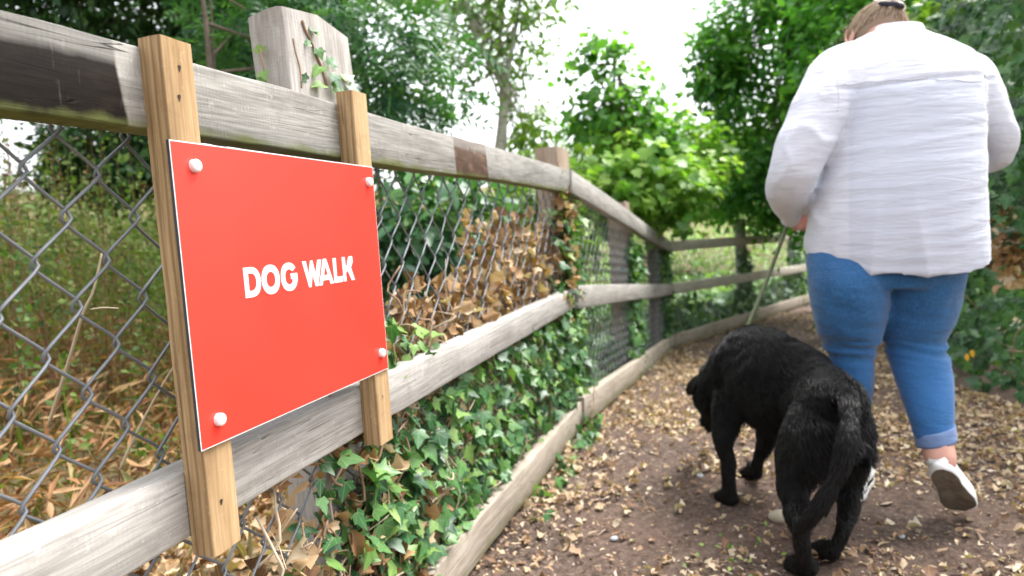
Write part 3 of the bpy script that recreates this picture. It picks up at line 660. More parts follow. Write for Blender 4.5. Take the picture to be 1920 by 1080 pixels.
tree('hedge_tree', 'tall dense green tree left of the person, its edge against the white sky', 'tall trees on the far side of the path', M['lv_right'], M['bark'],
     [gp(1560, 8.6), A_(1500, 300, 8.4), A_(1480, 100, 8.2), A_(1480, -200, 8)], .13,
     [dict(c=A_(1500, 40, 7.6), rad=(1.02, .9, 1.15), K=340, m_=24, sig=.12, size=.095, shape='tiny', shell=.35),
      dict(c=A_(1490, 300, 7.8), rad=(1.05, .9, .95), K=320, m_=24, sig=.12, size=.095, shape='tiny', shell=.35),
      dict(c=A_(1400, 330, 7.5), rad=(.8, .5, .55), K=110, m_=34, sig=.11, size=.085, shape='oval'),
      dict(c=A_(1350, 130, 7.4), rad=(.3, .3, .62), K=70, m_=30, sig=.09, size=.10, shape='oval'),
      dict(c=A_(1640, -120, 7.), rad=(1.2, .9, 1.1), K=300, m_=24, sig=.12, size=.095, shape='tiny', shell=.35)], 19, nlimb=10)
tree('hedge_tree', 'dark green tree rising behind the person with the white shirt', 'tall trees on the far side of the path', M['lv_right'], M['bark'],
     [gp(1800, 6.6), A_(1790, 300, 6.4), A_(1780, 100, 6.2), A_(1760, -200, 6)], .12,
     [dict(c=A_(1760, 80, 6.0), rad=(1.3, .8, 1.2), K=420, m_=24, sig=.11, size=.095, shape='tiny', shell=.35),
      dict(c=A_(1720, 400, 5.6), rad=(1.0, .6, .8), K=320, m_=24, sig=.11, size=.095, shape='tiny', shell=.35),
      dict(c=A_(1960, 200, 5.2), rad=(.6, .8, 1.6), K=420, m_=24, sig=.11, size=.095, shape='tiny', shell=.35)], 20, nlimb=10)
tree('overhanging_tree', 'yellow green leafy branches hanging over the path at the top right', None, M['lv_birch'], M['bark_pale'],
     [gp(2250, 5), A_(2200, 200, 4.6), A_(2100, 60, 4.2), A_(1900, 80, 4.1), A_(1790, 110, 4.1)], .03,
     [dict(c=A_(1840, 30, 4.2), rad=(.42, .3, .28), K=50, m_=12, sig=.06, size=.085, shape='oval', gap=.0),
      dict(c=A_(1930, 130, 4.1), rad=(.3, .3, .4), K=40, m_=12, sig=.06, size=.085, shape='oval')], 21, nlimb=8, limb_r=.006)

# ivy hedge along the right of the path
def hedge_points(n, seed, y0, y1, hmax, depth, bulge=.28):
    r = np.random.default_rng(seed); y = r.uniform(y0, y1, n*2); h = r.random(n*2)**.9*hmax; x = np.interp(y, HB[:, 1], HB[:, 0])
    lump = bulge*fbm(np.c_[y*1.6, h*1.9, y*0], 2, seed)-.10*np.cos(np.minimum(h/.5, 1)*1.6); keep = noise3(np.c_[y*3.3, h*3.6, y*0+4], 31) > -.45+.0*h
    y, h, x, lump = [q[keep][:n] for q in (y, h, x, lump)]
    x = x+.05+.10*h-lump+r.random(len(y))**1.5*depth; z = gz(x-.3, y)+.01+h; return np.c_[x, y, z]
hedge = tag(empty('ivy_hedge', (2.5, 3.5, 0)), 'dark ivy covered hedge bank along the right side of the path behind the person', 'hedge')
for nm, n_, y0, y1, hm, dp, sz in (('near', 11000, 1.6, 5.0, 2.4, .45, .062), ('far', 9000, 5.0, 10, 2.6, .5, .085)):
    P = hedge_points(n_, 41 if nm == 'near' else 42, y0, y1, hm, dp); r = np.random.default_rng(8); k = len(P)
    nor = unit(np.array([-1., -.25, .75])+r.normal(size=(k, 3))*.5); tip = unit(np.array([-.2, 0, -1.])+r.normal(size=(k, 3))*.6)
    cl = np.clip(.42+.4*fbm(P*3.1, 2, 3)+.25*r.normal(size=k), 0, 1)*.8
    o = leaf_obj('foliage', [scatter('ivy', P, frames(nor, tip), sz*r.uniform(.5, 1.2, k), cl)], M['ivy'], hedge, True); o['kind'] = 'stuff'
A = Acc(); r = np.random.default_rng(77)
for k in range(46):
    y = r.uniform(2, 4.6); x = np.interp(y, HB[:, 1], HB[:, 0])+.06; z = float(gz(x, y)); a = np.array([x+r.uniform(-.1, .1), y, z+r.uniform(.0, .9)]); L = r.uniform(.12, .45); d = unit(r.normal(size=3)*np.array([.3, 1, .9]))*L
    add_tube(A, spline([a, a+d*.5+r.normal(size=3)*.03, a+d], 7), .003, 4)
V, Fs = A.get(); obj('twigs', mesh_from('twigs', V, Fs, M['stem'], True), hedge)['kind'] = 'stuff'
r = np.random.default_rng(6)
for (px, py, d) in ((1812, 662, 2.9), (1822, 655, 2.92)):
    q = at(px, py, d); Rm = frames(np.array([[-.6, -.7, .4]]), np.array([[.2, 0, -1.]]))[0]
    single_leaf('yellow_leaf', 'oval', M.setdefault('yl', leafmat('yellow_leaf', [(.7, .36, .01), (.75, .42, .02)], .5, .3, obj_random=True)), hedge, q, Rm, .036)
# dry leaves caught in the hedge
P = np.array([at(1895+r.normal()*18, 470+r.normal()*38, 2.95+r.normal()*.05) for _ in range(110)]); 
o = leaf_obj('dry_leaves', [scatter('dry1', P, frames(unit(r.normal(size=(110, 3))+[-.4, -.6, .4]), r.normal(size=(110, 3))), r.uniform(.03, .06, 110))], M['dry'], hedge, True); o['kind'] = 'stuff'

# ---- meadow behind the fence
def region_pts(n, seed, smin, smax, ymin, ymax, xmin=-14, xmax=6):
    r = np.random.default_rng(seed); x = r.uniform(xmin, xmax, n*4); y = r.uniform(ymin, ymax, n*4); s = -sdist(x, y); k = (s > smin) & (s < smax); x, y = x[k][:n], y[k][:n]; return np.c_[x, y, gz(x, y)], r
def weeds(n, seed, smin, smax, ymin, ymax, h0, h1, xmin=-12, xmax=2, per=26, lw=.05):
    P, r = region_pts(n, seed, smin, smax, ymin, ymax, xmin, xmax); n = len(P); A = Acc(); pos = []; tips = []; rn = []
    clump = .5+.5*fbm(P*.9, 2, 12)
    H = r.uniform(h0, h1, n)*(.65+.5*clump); lean = r.normal(size=(n, 2))*.10
    w = .0035; a = r.random(n)*3.14; dx = np.c_[np.cos(a), np.sin(a), a*0]*w
    top = P+np.c_[lean*H[:, None], H]; V = np.stack([P-dx, P+dx, top+dx*.4, top-dx*.4], 1).reshape(-1, 3); Q = np.arange(n*4).reshape(-1, 4)
    stems = (V, Q, np.zeros((len(V), 2)), np.repeat(np.clip(clump*.6+.3*r.random(n), 0, 1), 4))
    u = r.random((n, per)); u = u**.6; pos = P[:, None]+(top-P)[:, None]*u[..., None]+r.normal(size=(n, per, 3))*np.array([.03, .03, .02])
    kind = np.repeat(r.random(n)[:, None], per, 1); rn = np.clip(np.where(kind < .60, .05+.42*r.random((n, per)), np.where(kind < .75, .5+.1*r.random((n, per)), .6+.4*r.random((n, per))))+0*u, 0, 1)
    pos = pos.reshape(-1, 3); k = len(pos); nor = unit(r.normal(size=(k, 3))+np.array([0, -.3, .5])); tip = unit(r.normal(size=(k, 3))+np.array([0, 0, .3]))
    sz = lw*r.uniform(.5, 1.2, k)*np.where(kind.ravel() > .6, .6, 1)
    return [stems, scatter('tiny', pos, frames(nor, tip), sz, rn.ravel())]
mead = leaf_obj('tall_weeds', weeds(260, 65, .9, 2.2, .6, 5, .25, .8, per=30, lw=.035)+weeds(2300, 61, 2.0, 5.5, .6, 9, .6, 1.45, per=34, lw=.042)+weeds(3000, 62, 5.5, 13, 3, 20, .7, 1.4, per=22, lw=.07), M['weed'])
tag(mead, 'tall green and rust brown weeds and seed heads growing in the meadow behind the fence', 'weeds', kind='stuff')
P, r = region_pts(30000, 63, .10, 9, .0, 14, -10, 9); P = P[(-sdist(P[:, 0], P[:, 1]) > 2.4+1.3*noise3(P*1.5, 6)) | (r.random(len(P)) < .22) | (P[:, 1] > 5)]; k = len(P); nor = unit(r.normal(size=(k, 3))*np.array([1, 1, .3])); tip = unit(np.array([0, 0, 1.])+r.normal(size=(k, 3))*.45)
g_ = leaf_obj('meadow_grass', [scatter('tiny', P, frames(nor, tip), r.uniform(.08, .26, k), np.clip(.5+.4*fbm(P*1.2, 2, 9)+.2*r.normal(size=k), 0, 1), np.full(k, .10))], M['grass'])
tag(g_, 'long green and straw coloured grass on the ground behind the fence', 'grass', kind='stuff')
P, r = region_pts(34000, 64, .9, 4.0, .1, 6, -6, 2); k = len(P); P[:, 2] += r.random(k)**2*.30*smooth(0, .8, -sdist(P[:, 0], P[:, 1])); nor = unit(r.normal(size=(k, 3))+np.array([0, -.2, .8])); tip = unit(r.normal(size=(k, 3))*np.array([1, 1, .5])+np.array([.6, .2, .25]))
g_ = leaf_obj('dead_bracken', [scatter('tiny', P, frames(nor, tip), r.uniform(.03, .13, k), None, r.uniform(.08, .35, k))], M['bracken'], smooth_=False)
tag(g_, 'rust brown dead bracken and leaf debris on the ground close behind the mesh', 'bracken', kind='stuff')
r = np.random.default_rng(66); n_ = 5200; t_ = r.uniform(.1, 2.9, n_); n2 = -.72-r.random(n_)**1.3*1.2; P = T*t_[:, None]+N*n2[:, None]; P[:, 2] = gz(P[:, 0], P[:, 1])+.01+r.random(n_)**2*.07
Rm = frames(unit(np.array([0, -.2, 1.])+r.normal(size=(n_, 3))*.5), unit(r.normal(size=(n_, 3)))); g_ = leaf_obj('fallen_leaves', [scatter('dry%d' % k, P[k::4], Rm[k::4], .04*r.uniform(.5, 1.3, len(P[k::4])), None, r.uniform(.5, 1.2, len(P[k::4]))) for k in range(4)], M['dry'], None, True)
tag(g_, 'carpet of brown fallen leaves on the ground just behind the near fence', 'fallen leaves', kind='stuff')
# ground cover behind and along the far runs of fence
def cover(name, label, n, seed, smin, smax, ymin, ymax, xmin, xmax, hgt, mat, size, shape='ivy', cat='ground cover'):
    P, r = region_pts(n, seed, smin, smax, ymin, ymax, xmin, xmax); k = len(P); lump = np.clip(.5+.7*fbm(P*1.7, 2, seed), 0, 1); P[:, 2] += r.random(k)**.7*hgt*lump+.01
    nor = unit(r.normal(size=(k, 3))*.5+np.array([.1, -.4, 1])); tip = unit(r.normal(size=(k, 3))+np.array([.2, -.4, -.3]))
    o = leaf_obj(name, [scatter(shape, P, frames(nor, tip), size*r.uniform(.5, 1.2, k), np.clip(lump*.6+.4*r.random(k), 0, 1)*.9)], mat, None, True); tag(o, label, cat, kind='stuff')
cover('ivy_ground_cover', 'low dark ivy spreading over the ground behind the far runs of fence', 9000, 71, .10, 2.2, 2.9, 12, .2, 9, .30, M['ivy'], .075)
cover('bright_ground_cover', 'sunlit yellow green plants on the bank beyond the far fence run', 14000, 72, .8, 14, 6, 26, -3, 16, .6, M['lv_lime'], .13, 'oval')

# ---- ivy on the fence
def ivy_plant(label, n_single, n_stuff, region, seed, size=.045, nstem=30, drymix=.0, name='ivy_plant', n_rng=(-.70, -.60), loc=None, mapper=None, hang=True):
    "region(r, n) -> t, z arrays in the fence frame"
    mp = mapper or (lambda t, n, z: F(0, 0, 0)+T*t[:, None]+N*n[:, None]+UP*z[:, None]); nv = N if mapper is None else mapper.n
    tv = T if mapper is None else mapper.t
    r = np.random.default_rng(seed); n = n_single+n_stuff; t, z = region(r, n); n = len(t); nn = n_rng[0]+(n_rng[1]-n_rng[0])*r.random(n)**.8
    pos = mp(t, nn, z); root = tag(empty(name, loc if loc is not None else pos.mean(0)*[1, 1, 0]), label, 'ivy')
    nor = unit(nv*.85+np.array([0, 0, .55])+r.normal(size=(n, 3))*.48); tip = unit(np.array([0, 0, -.8])+tv*r.normal(size=(n, 1))*.7+r.normal(size=(n, 3))*.3)
    sz = size*r.uniform(.5, 1.25, n); Rm = frames(nor, tip); order = np.argsort(t+r.normal(size=n)*.15)
    o1, o2 = order[:n_single], order[n_single:]
    for i_ in o1: single_leaf('leaf', ('ivy', 'ivy2', 'ivy3')[r.integers(3)], M['ivy1'], root, pos[i_], Rm[i_], sz[i_])
    if len(o2):
        o = leaf_obj('foliage', [scatter(q_, pos[o2[k_::3]], Rm[o2[k_::3]], sz[o2[k_::3]], np.clip(r.random(len(o2[k_::3]))*.95, 0, 1)) for k_, q_ in enumerate(('ivy', 'ivy2', 'ivy3'))], M['ivy'], root, True); o['kind'] = 'stuff'
    A = Acc()
    for k in range(nstem):
        j = r.integers(n); p0 = np.array([t[j], z[j]]); dv = np.array([r.normal()*.35, r.uniform(-.6, .9)]); L = r.uniform(.10, .32); pts = []
        for q in range(6):
            p = p0+dv*L*q/5; pts.append([p[0]+r.normal()*.012, n_rng[0]+(n_rng[1]-n_rng[0])*r.uniform(.2, .9), p[1]+r.normal()*.012])
        pts = np.array(pts); add_tube(A, spline(mp(pts[:, 0], pts[:, 1], pts[:, 2]), 14), r.uniform(.0012, .0028), 5)
    if A.n: V, Fs = A.get(); o = obj('stems', mesh_from('stems', V, Fs, M['stem'], True), root); o['kind'] = 'stuff'
    return root
def reg1(r, n):
    t = r.uniform(.92, 2.86, n*3); z = r.uniform(.13, .60, n*3); e = noise3(np.c_[t*5, z*7, t*0], 4)*.5
    k = (e > -.28-.35*smooth(1.0, 1.6, t)) & (t > .98+e*.3+.35*smooth(.35, .55, z)) & (z < .53+.05*smooth(2, 2.8, t)); return t[k][:n], z[k][:n]
ivy_plant('dark green ivy climbing the mesh below the middle rail right of the sign', 300, 1150, reg1, 81, .044, 130, n_rng=(-.735, -.662))
def reg2(r, n):
    t = 1.12+np.abs(r.normal(size=n))*.16; z = .60+r.random(n)*.17*np.exp(-(t-1.12)*3); return t, z
ivy_plant('small patch of ivy on the middle rail just right of the red sign', 60, 0, reg2, 82, .042, 14, n_rng=(-.73, -.66))
def reg3(r, n):
    z = r.uniform(.02, 1.02, n)**.8; t = 2.90+r.normal(size=n)*(.07+.08*(1-z)); return t, z
ivy_plant('ivy climbing the corner post where the fence starts downhill', 240, 420, reg3, 83, .055, 60, n_rng=(-.715, -.655))
def reg4(r, n): t = 1.85+1.05*r.random(n)**.8; return t, -.01+r.random(n)**1.5*.045+.05*smooth(2.6, 2.9, t)*r.random(n)
ivy_plant('ivy spilling under the lowest rail onto the edge of the path', 110, 0, reg4, 84, .042, 4, n_rng=(-.635, -.56))
def mapper(orig, tv, nv):
    tv = np.array([*tv, 0]); nv = np.array([*nv, 0]); o3 = np.array([*orig, 0.])
    f = lambda t, n, z: o3+tv*t[:, None]+nv*n[:, None]+UP*(z+base_z(o3[1]+tv[1]*t))[:, None]
    f.n = nv; f.t = tv; return f
mA = mapper(A2, d12, n12); mC = mapper(C2, d23, n23); uE = (at(1388, 415, 7.75)[:2]-C2)@d23
for lab, mpp, t0_, sp, zz, sd_, ns in (('ivy on the post halfway down the downhill fence run', mA, L12*.5, .13, .92, 85, 300), ('ivy on the post where the far fence run begins', mA, L12-.08, .15, .92, 86, 320),
                               ('bushy ivy clump around the post in the far fence run', mC, uE, .12, .85, 87, 260), ('ivy around the end post of the far fence run', mC, L23, .2, .85, 88, 260)):
    def rg(r, n, t0_=t0_, sp=sp, zz=zz): z = r.random(n)*zz; return t0_+r.normal(size=n)*sp*(1.25-.6*z), z
    ivy_plant(lab, 0, ns*2, rg, sd_, .062, 14, n_rng=(-.07, .0), mapper=mpp)
def rg(r, n): t = r.uniform(.1, L23, n); return t, .08+r.random(n)**1.3*.40*(.5+.5*np.sin(t*2.3)**2)
ivy_plant('low ivy growing through the mesh at the foot of the far fence run', 0, 700, rg, 89, .08, 10, n_rng=(-.16, -.03), mapper=mC)

# ivy sprig on the tall post
sprig = tag(empty('ivy_sprig', F(1.115, -.69, 1.13)), 'small ivy sprig with a woody stem climbing the face of the tall grey post', 'ivy')
npf = -.710
def onpost(px, py, off=.003):
    d = RW@np.array([(px-960)/FPX, (py-540)/FPX, 1.]); s_ = (npf+off-CAM@N)/(d@N); return CAM+d*s_
st = [onpost(*q) for q in ((567, 38), (572, 55), (580, 72), (588, 90), (598, 115), (606, 135), (612, 165))]
V, Q, T3 = tube(spline(st, 24), np.linspace(.0022, .0032, 24), 6); obj('stem', mesh_from('stem', V, [Q, T3], M['stem'], True), sprig)
st = [onpost(*q) for q in ((550, 72), (553, 95), (560, 120), (563, 140), (564, 165))]
V, Q, T3 = tube(spline(st, 20), np.linspace(.0018, .0026, 20), 6); obj('stem', mesh_from('stem', V, [Q, T3], M['stem'], True), sprig)
for (px, py, s_, ax, ay) in ((588, 58, .020, .6, .6), (582, 82, .017, -.8, .3), (596, 92, .022, .3, -1), (600, 125, .033, -.6, -.6), (618, 122, .026, .9, .8), (622, 140, .036, .3, -1), (604, 158, .034, -1, -.2), (625, 165, .034, .8, -.3), (652, 150, .034, .0, 1), (655, 160, .034, .5, -.9), (590, 60, .014, .9, -.5), (575, 150, .02, -.7, .4)):
    Rm = frames(unit(np.array([N*.8+UP*.5-T*.35])+rng.normal(size=(1, 3))*.25), np.array([T*ax+UP*ay]))[0]; single_leaf('leaf', 'ivy', M['ivy1'], sprig, onpost(px, py, .010), Rm, s_)
sprig2 = tag(empty('ivy_shoot', onpost(498, 150)), 'tiny yellow green ivy shoot on the shaded side face of the tall post', 'ivy')
q0 = F(1.005, -.747, 0)
for (z, s_, ax, ay, mt) in ((1.205, .022, -.3, 1, 'ivy_pale'), (1.172, .020, .4, -.8, 'ivy1'), (1.16, .018, -.5, -.6, 'ivy1')):
    Rm = frames(np.array([-T*.8+UP*.4+N*.3]), np.array([N*ax+UP*ay]))[0]; single_leaf('leaf', 'ivy', M[mt], sprig2, q0+UP*z, Rm, s_)
V, Q, T3 = tube(np.array([F(1.010, -.744, 1.12), F(1.008, -.744, 1.17), F(1.005, -.747, 1.21)]), .0016, 5); obj('stem', mesh_from('stem', V, [Q, T3], M['stem'], True), sprig2)

# ---- dry leaves caught behind the mesh on the middle rail, and below near the sign
def leaf_pile(label, region, n_single, n_stuff, seed, size=.055, n_rng=(-.90, -.705), name='leaf_pile', mats=('dry1', 'dry')):
    r = np.random.default_rng(seed); n = n_single+n_stuff; t, z = region(r, n); n = len(t); nn = n_rng[1]-(n_rng[1]-n_rng[0])*r.random(n)**1.6
    pos = T*t[:, None]+N*nn[:, None]+UP*z[:, None]; root = tag(empty(name, pos.mean(0)), label, 'leaf pile')
    nor = unit(N*.5+UP*.35+r.normal(size=(n, 3))*.8); tip = unit(r.normal(size=(n, 3))); Rm = frames(nor, tip); sz = size*r.uniform(.5, 1.25, n); o = np.argsort(-nn+r.normal(size=n)*.02)
    for i_ in o[:n_single]: single_leaf('leaf', 'dry%d' % r.integers(4), M[mats[0]], root, pos[i_], Rm[i_], sz[i_], r.uniform(.7, 1.2))
    rest = o[n_single:]; parts = [scatter('dry%d' % k, pos[rest[k::4]], Rm[rest[k::4]], sz[rest[k::4]], None, r.uniform(.7, 1.3, len(rest[k::4]))) for k in range(4)]
    leaf_obj('leaves', parts, M[mats[1]], root, True)['kind'] = 'stuff'
    return root
def rp1(r, n):
    t = r.uniform(1.15, 2.86, n*2); top = .63+.25*smooth(1.25, 2.6, t)+.06*np.sin(t*9)+.045*np.sin(t*23); z = .50+r.random(n*2)**.85*(top-.50); return t[:n], z[:n]
leaf_pile('heap of curled brown dry leaves trapped behind the mesh above the middle rail', rp1, 300, 1500, 91, .046)
def rp2(r, n):
    t = r.uniform(.84, 1.5, n); return t, r.random(n)**.8*(.34+.1*np.sin(t*11))+.0
leaf_pile('tan dry leaves piled behind the mesh at the foot of the near fence', rp2, 200, 900, 92, .045, (-.86, -.705))
def rp3(r, n): z = r.uniform(.5, 1.08, n); return 2.87+r.normal(size=n)*.07, z
leaf_pile('withered brown leaves hanging in the vine at the corner post', rp3, 150, 150, 93, .045, (-.715, -.655), 'withered_leaves')
def rp4(r, n): t = r.uniform(1.2, 2.8, n); return t, np.full(n, .620)+r.random(n)*.02
leaf_pile('few dry leaves lying along the top of the middle rail', rp4, 45, 0, 94, .04, (-.695, -.645), 'rail_leaves') if False else None
def rp5(r, n): return r.uniform(.86, 1.34, n), r.random(n)**.9*.52
leaf_pile('dry leaves and litter wedged between the mesh and the foot of the tall post', rp5, 170, 60, 96, .042, (-.712, -.680), 'wedged_leaves')
def reg5(r, n): return r.uniform(.93, 1.32, n), r.uniform(.02, .54, n)
ivy_plant('sparse ivy strands crossing the mesh under the right batten', 110, 60, reg5, 97, .040, 40, n_rng=(-.708, -.66))
A = Acc(); r = np.random.default_rng(95)
for k in range(70):                                       # dead vine stems woven through the mesh
    t_ = r.uniform(.75, 1.6) if k < 45 else r.uniform(1.2, 2.85); z_ = r.uniform(.1, .52) if k < 60 else r.uniform(.5, .8); d = unit(np.array([r.normal(), r.normal()*.8])); L = r.uniform(.08, .26)
    pts = [F(t_+d[0]*L*q/4+r.normal()*.012, -.69+r.normal()*.02, z_+d[1]*L*q/4+r.normal()*.012) for q in range(5)]; add_tube(A, spline(pts, 13), r.uniform(.0009, .0024), 5)
V, Fs = A.get(); o = obj('dead_vines', mesh_from('dead_vines', V, Fs, M['stem_pale'], True)); tag(o, 'tangle of pale dead vine stems woven through the mesh under the sign', 'vines', kind='stuff')
# pale dry stalks behind the mesh on the left
def stalk(label, pts, r0, branches=()):
    A = Acc(); add_tube(A, spline(pts, 22), np.linspace(r0, r0*.5, 22), 6)
    for b_ in branches: add_tube(A, spline(b_, 8), r0*.4, 5)
    V, Fs = A.get(); tag(centred('dry_stalk', V, Fs, M['stem_pale'], smooth_=True), label, 'stalk', 'dry stalks behind the near mesh')
stalk('tall curved pale dry stalk behind the mesh, left of the sign', [at(90, 800, 1.25), at(125, 690, 1.22), at(155, 590, 1.2), at(175, 545, 1.2), at(192, 470, 1.2)], .0035, ([at(170, 580, 1.2), at(195, 577, 1.2), at(222, 578, 1.2)],))
stalk('slanting pale dry stalk behind the mesh beside the left batten', [at(225, 880, 1.5), at(262, 800, 1.5), at(300, 730, 1.5), at(330, 680, 1.5)], .0035)

# ---- litter on the path
def path_pts(n, seed, ymax=8.5, y0=.55):
    r = np.random.default_rng(seed); y = y0+(ymax-y0)*r.random(n*3)**1.9; xl = left_x(y); xr = np.interp(y, HB[:, 1], HB[:, 0]); x = xl+(xr-xl)*r.random(n*3)
    e = np.minimum(x-xl, (xr-x)*1.1); dens = .10+1.9*np.exp(-e/.26)+.35*(noise3(np.c_[x*2.2, y*2.2, x*0], 14) > .1)+.25*(noise3(np.c_[x*6, y*6, x*0], 15) > .2)
    dens = dens*(.30+1.5*smooth(-.25, .45, noise3(np.c_[x*2.6, y*2.6, x*0], 44)+.5*noise3(np.c_[x*7, y*7, x*0], 45))); k = r.random(n*3)*1.3 < dens; x, y = x[k][:n], y[k][:n]; return np.c_[x, y, path_z(x, y)], r
P, r = path_pts(24000, 101); k = len(P)
P[:, 2] += .006+r.random(k)*.012; nor = unit(np.array([0, 0, 1.])+r.normal(size=(k, 3))*.38); tip = unit(r.normal(size=(k, 3))*[1, 1, .1]); Rm = frames(nor, tip); sz = np.minimum(.0205*np.exp(r.normal(size=k)*.40), .036)
app = np.linalg.norm(P-CAM, axis=1); inview = np.array([True]*k); o = np.argsort(app/sz)
vis = [i_ for i_ in o if (lambda v: abs(v[0]/v[2]) < .78 and abs(v[1]/v[2]) < .45 and v[2] > .2)(RW.T@(P[i_]-CAM))][:300]
for i_ in vis: single_leaf('fallen_leaf', ('lit%d' if r.random() < .7 else 'dry%d') % r.integers(4), M['litter1'], path, P[i_], Rm[i_], sz[i_], r.uniform(.7, 1.3))
rest = np.setdiff1d(np.arange(k), vis); parts = [scatter(('lit%d' if q < 4 else 'dry%d') % (q % 4), P[rest[q::6]], Rm[rest[q::6]], sz[rest[q::6]], None, r.uniform(.6, 1.4, len(rest[q::6]))) for q in range(6)]
leaf_obj('leaf_litter', parts, M['litter'], path, True)['kind'] = 'stuff'
P, r = path_pts(90000, 102, 7.5, .8); k = len(P); P[:, 2] += .003; nor = unit(np.array([0, 0, 1.])+r.normal(size=(k, 3))*.3); tip = unit(r.normal(size=(k, 3))*[1, 1, .1]); Rm = frames(nor, tip)
sz = .0085*np.exp(r.normal(size=k)*.6); parts = [scatter('chip%d' % q, P[q::3], Rm[q::3], sz[q::3], r.random(len(P[q::3]))**1.5) for q in range(3)]
M['chips'] = leafmat('wood_chips', [(.06, .035, .028), (.13, .08, .06), (.24, .155, .11), (.42, .31, .22), (.60, .52, .44)], .85, 0, spec=.2)
leaf_obj('wood_chips', parts, M['chips'], path)['kind'] = 'stuff'

# ------------------------------------------------------------------ the person and the dog
def ring(c, A_v, B_v, n=32, p=2.0, sag=0, flat=0):
    "superellipse ring; A_v, B_v semi-axis vectors; sag lowers the side facing -B"
    th = np.arange(n)*2*np.pi/n; c_, s_ = np.cos(th), np.sin(th)
    return c+np.outer(np.sign(c_)*np.abs(c_)**(2/p), A_v)+np.outer(np.sign(s_)*np.abs(s_)**(2/p), B_v)+np.outer(-sag*np.maximum(-s_, 0), UP)
def loft(rings):
    n = len(rings[0]); V = np.concatenate(rings); m_ = len(rings); i_ = np.arange(m_-1)[:, None]*n; j = np.arange(n)[None]; j2 = (j+1) % n
    Q = np.stack([i_+j, i_+j2, i_+n+j2, i_+n+j], -1).reshape(-1, 4); V = np.vstack([V, rings[0].mean(0), rings[-1].mean(0)]); jj = np.arange(n); e = m_*n
    T3 = np.vstack([np.c_[np.full(n, e), (jj+1) % n, jj], np.c_[np.full(n, e+1), (m_-1)*n+jj, (m_-1)*n+(jj+1) % n]]); return V, Q, T3
def span(xl, yl, xr, yr, d):
    "centre, half-width vector and outward direction of a body section seen between two outlines, standing square to the line of sight"
    c = at((xl+xr)/2, (yl+yr)/2, d); h = (c-CAM)*[1, 1, 0]; h = h/np.linalg.norm(h); o_ = []
    for q in ((xl, yl), (xr, yr)): v = at(q[0], q[1], 1.)-CAM; o_.append(CAM+v*(((c-CAM)@h)/(v@h)))
    return (o_[0]+o_[1])/2, (o_[1]-o_[0])/2, h
def px_loft(rows, m_=40, p=2.3):
    "rows: xl, yl, xr, yr, depth, thickness, sag -> closed solid between two outlines that stand at their real depth"
    R_ = spline(np.array(rows, float), m_); out = []
    for xl, yl, xr, yr, d, th, sg in R_:
        c_, a, h_ = span(xl, yl, xr, yr, d); out.append(ring(c_, a, h_*th, 36, p, sg))
    return loft(out)
def limb(rows, m_=30, n=20, up=UP, flat=None):
    "rows: x, y, z, ra, rb: a limb of elliptical section (ra sideways, rb along 'up' side)"
    R_ = spline(np.array(rows, float), m_); P = R_[:, :3]; t = unit(np.gradient(P, axis=0)); out = []
    a = unit(np.cross(t, up)); b = np.cross(a, t)
    for i_ in range(m_): out.append(ring(P[i_], a[i_]*R_[i_, 3], b[i_]*R_[i_, 4], n))
    return loft(out)
def fuse(name, solids, voxel, smooth_it=4, mat=None):
    A = Acc()
    for V, Q, T3 in solids: n0 = A.n; A.V.append(V); A.Q.append(Q+n0); A.T.append(T3+n0); A.n += len(V)
    V, g = A.get(); me = mesh_from(name+'_src', V, g); o = bpy.data.objects.new(name+'_src', me); C.objects.link(o)
    md = o.modifiers.new('r', 'REMESH'); md.mode = 'VOXEL'; md.voxel_size = voxel; md.use_smooth_shade = True
    ms = o.modifiers.new('s', 'SMOOTH'); ms.iterations = smooth_it; ms.factor = .5
    dg = bpy.context.evaluated_depsgraph_get(); dg.update(); out = bpy.data.meshes.new_from_object(o.evaluated_get(dg)); bpy.data.objects.remove(o); out.name = name
    bm = bmesh.new(); bm.from_mesh(out); bmesh.ops.holes_fill(bm, edges=[e for e in bm.edges if e.is_boundary], sides=0); bmesh.ops.triangulate(bm, faces=[f for f in bm.faces if len(f.verts) > 4]); bm.to_mesh(out); bm.free()
    out.polygons.foreach_set('use_smooth', np.ones(len(out.polygons), bool)); out.materials.clear()
    if mat: out.materials.append(mat)
    return out
def get_vn(me):
    n = len(me.vertices); V = np.empty(n*3, np.float32); me.vertices.foreach_get('co', V); Nn = np.empty(n*3, np.float32); me.vertex_normals.foreach_get('vector', Nn); return V.reshape(-1, 3).astype(float), Nn.reshape(-1, 3).astype(float)
def set_v(me, V): me.vertices.foreach_set('co', V.astype(np.float32).ravel()); me.update()
def to_origin(me, c):
    V, _ = get_vn(me); set_v(me, V-c)

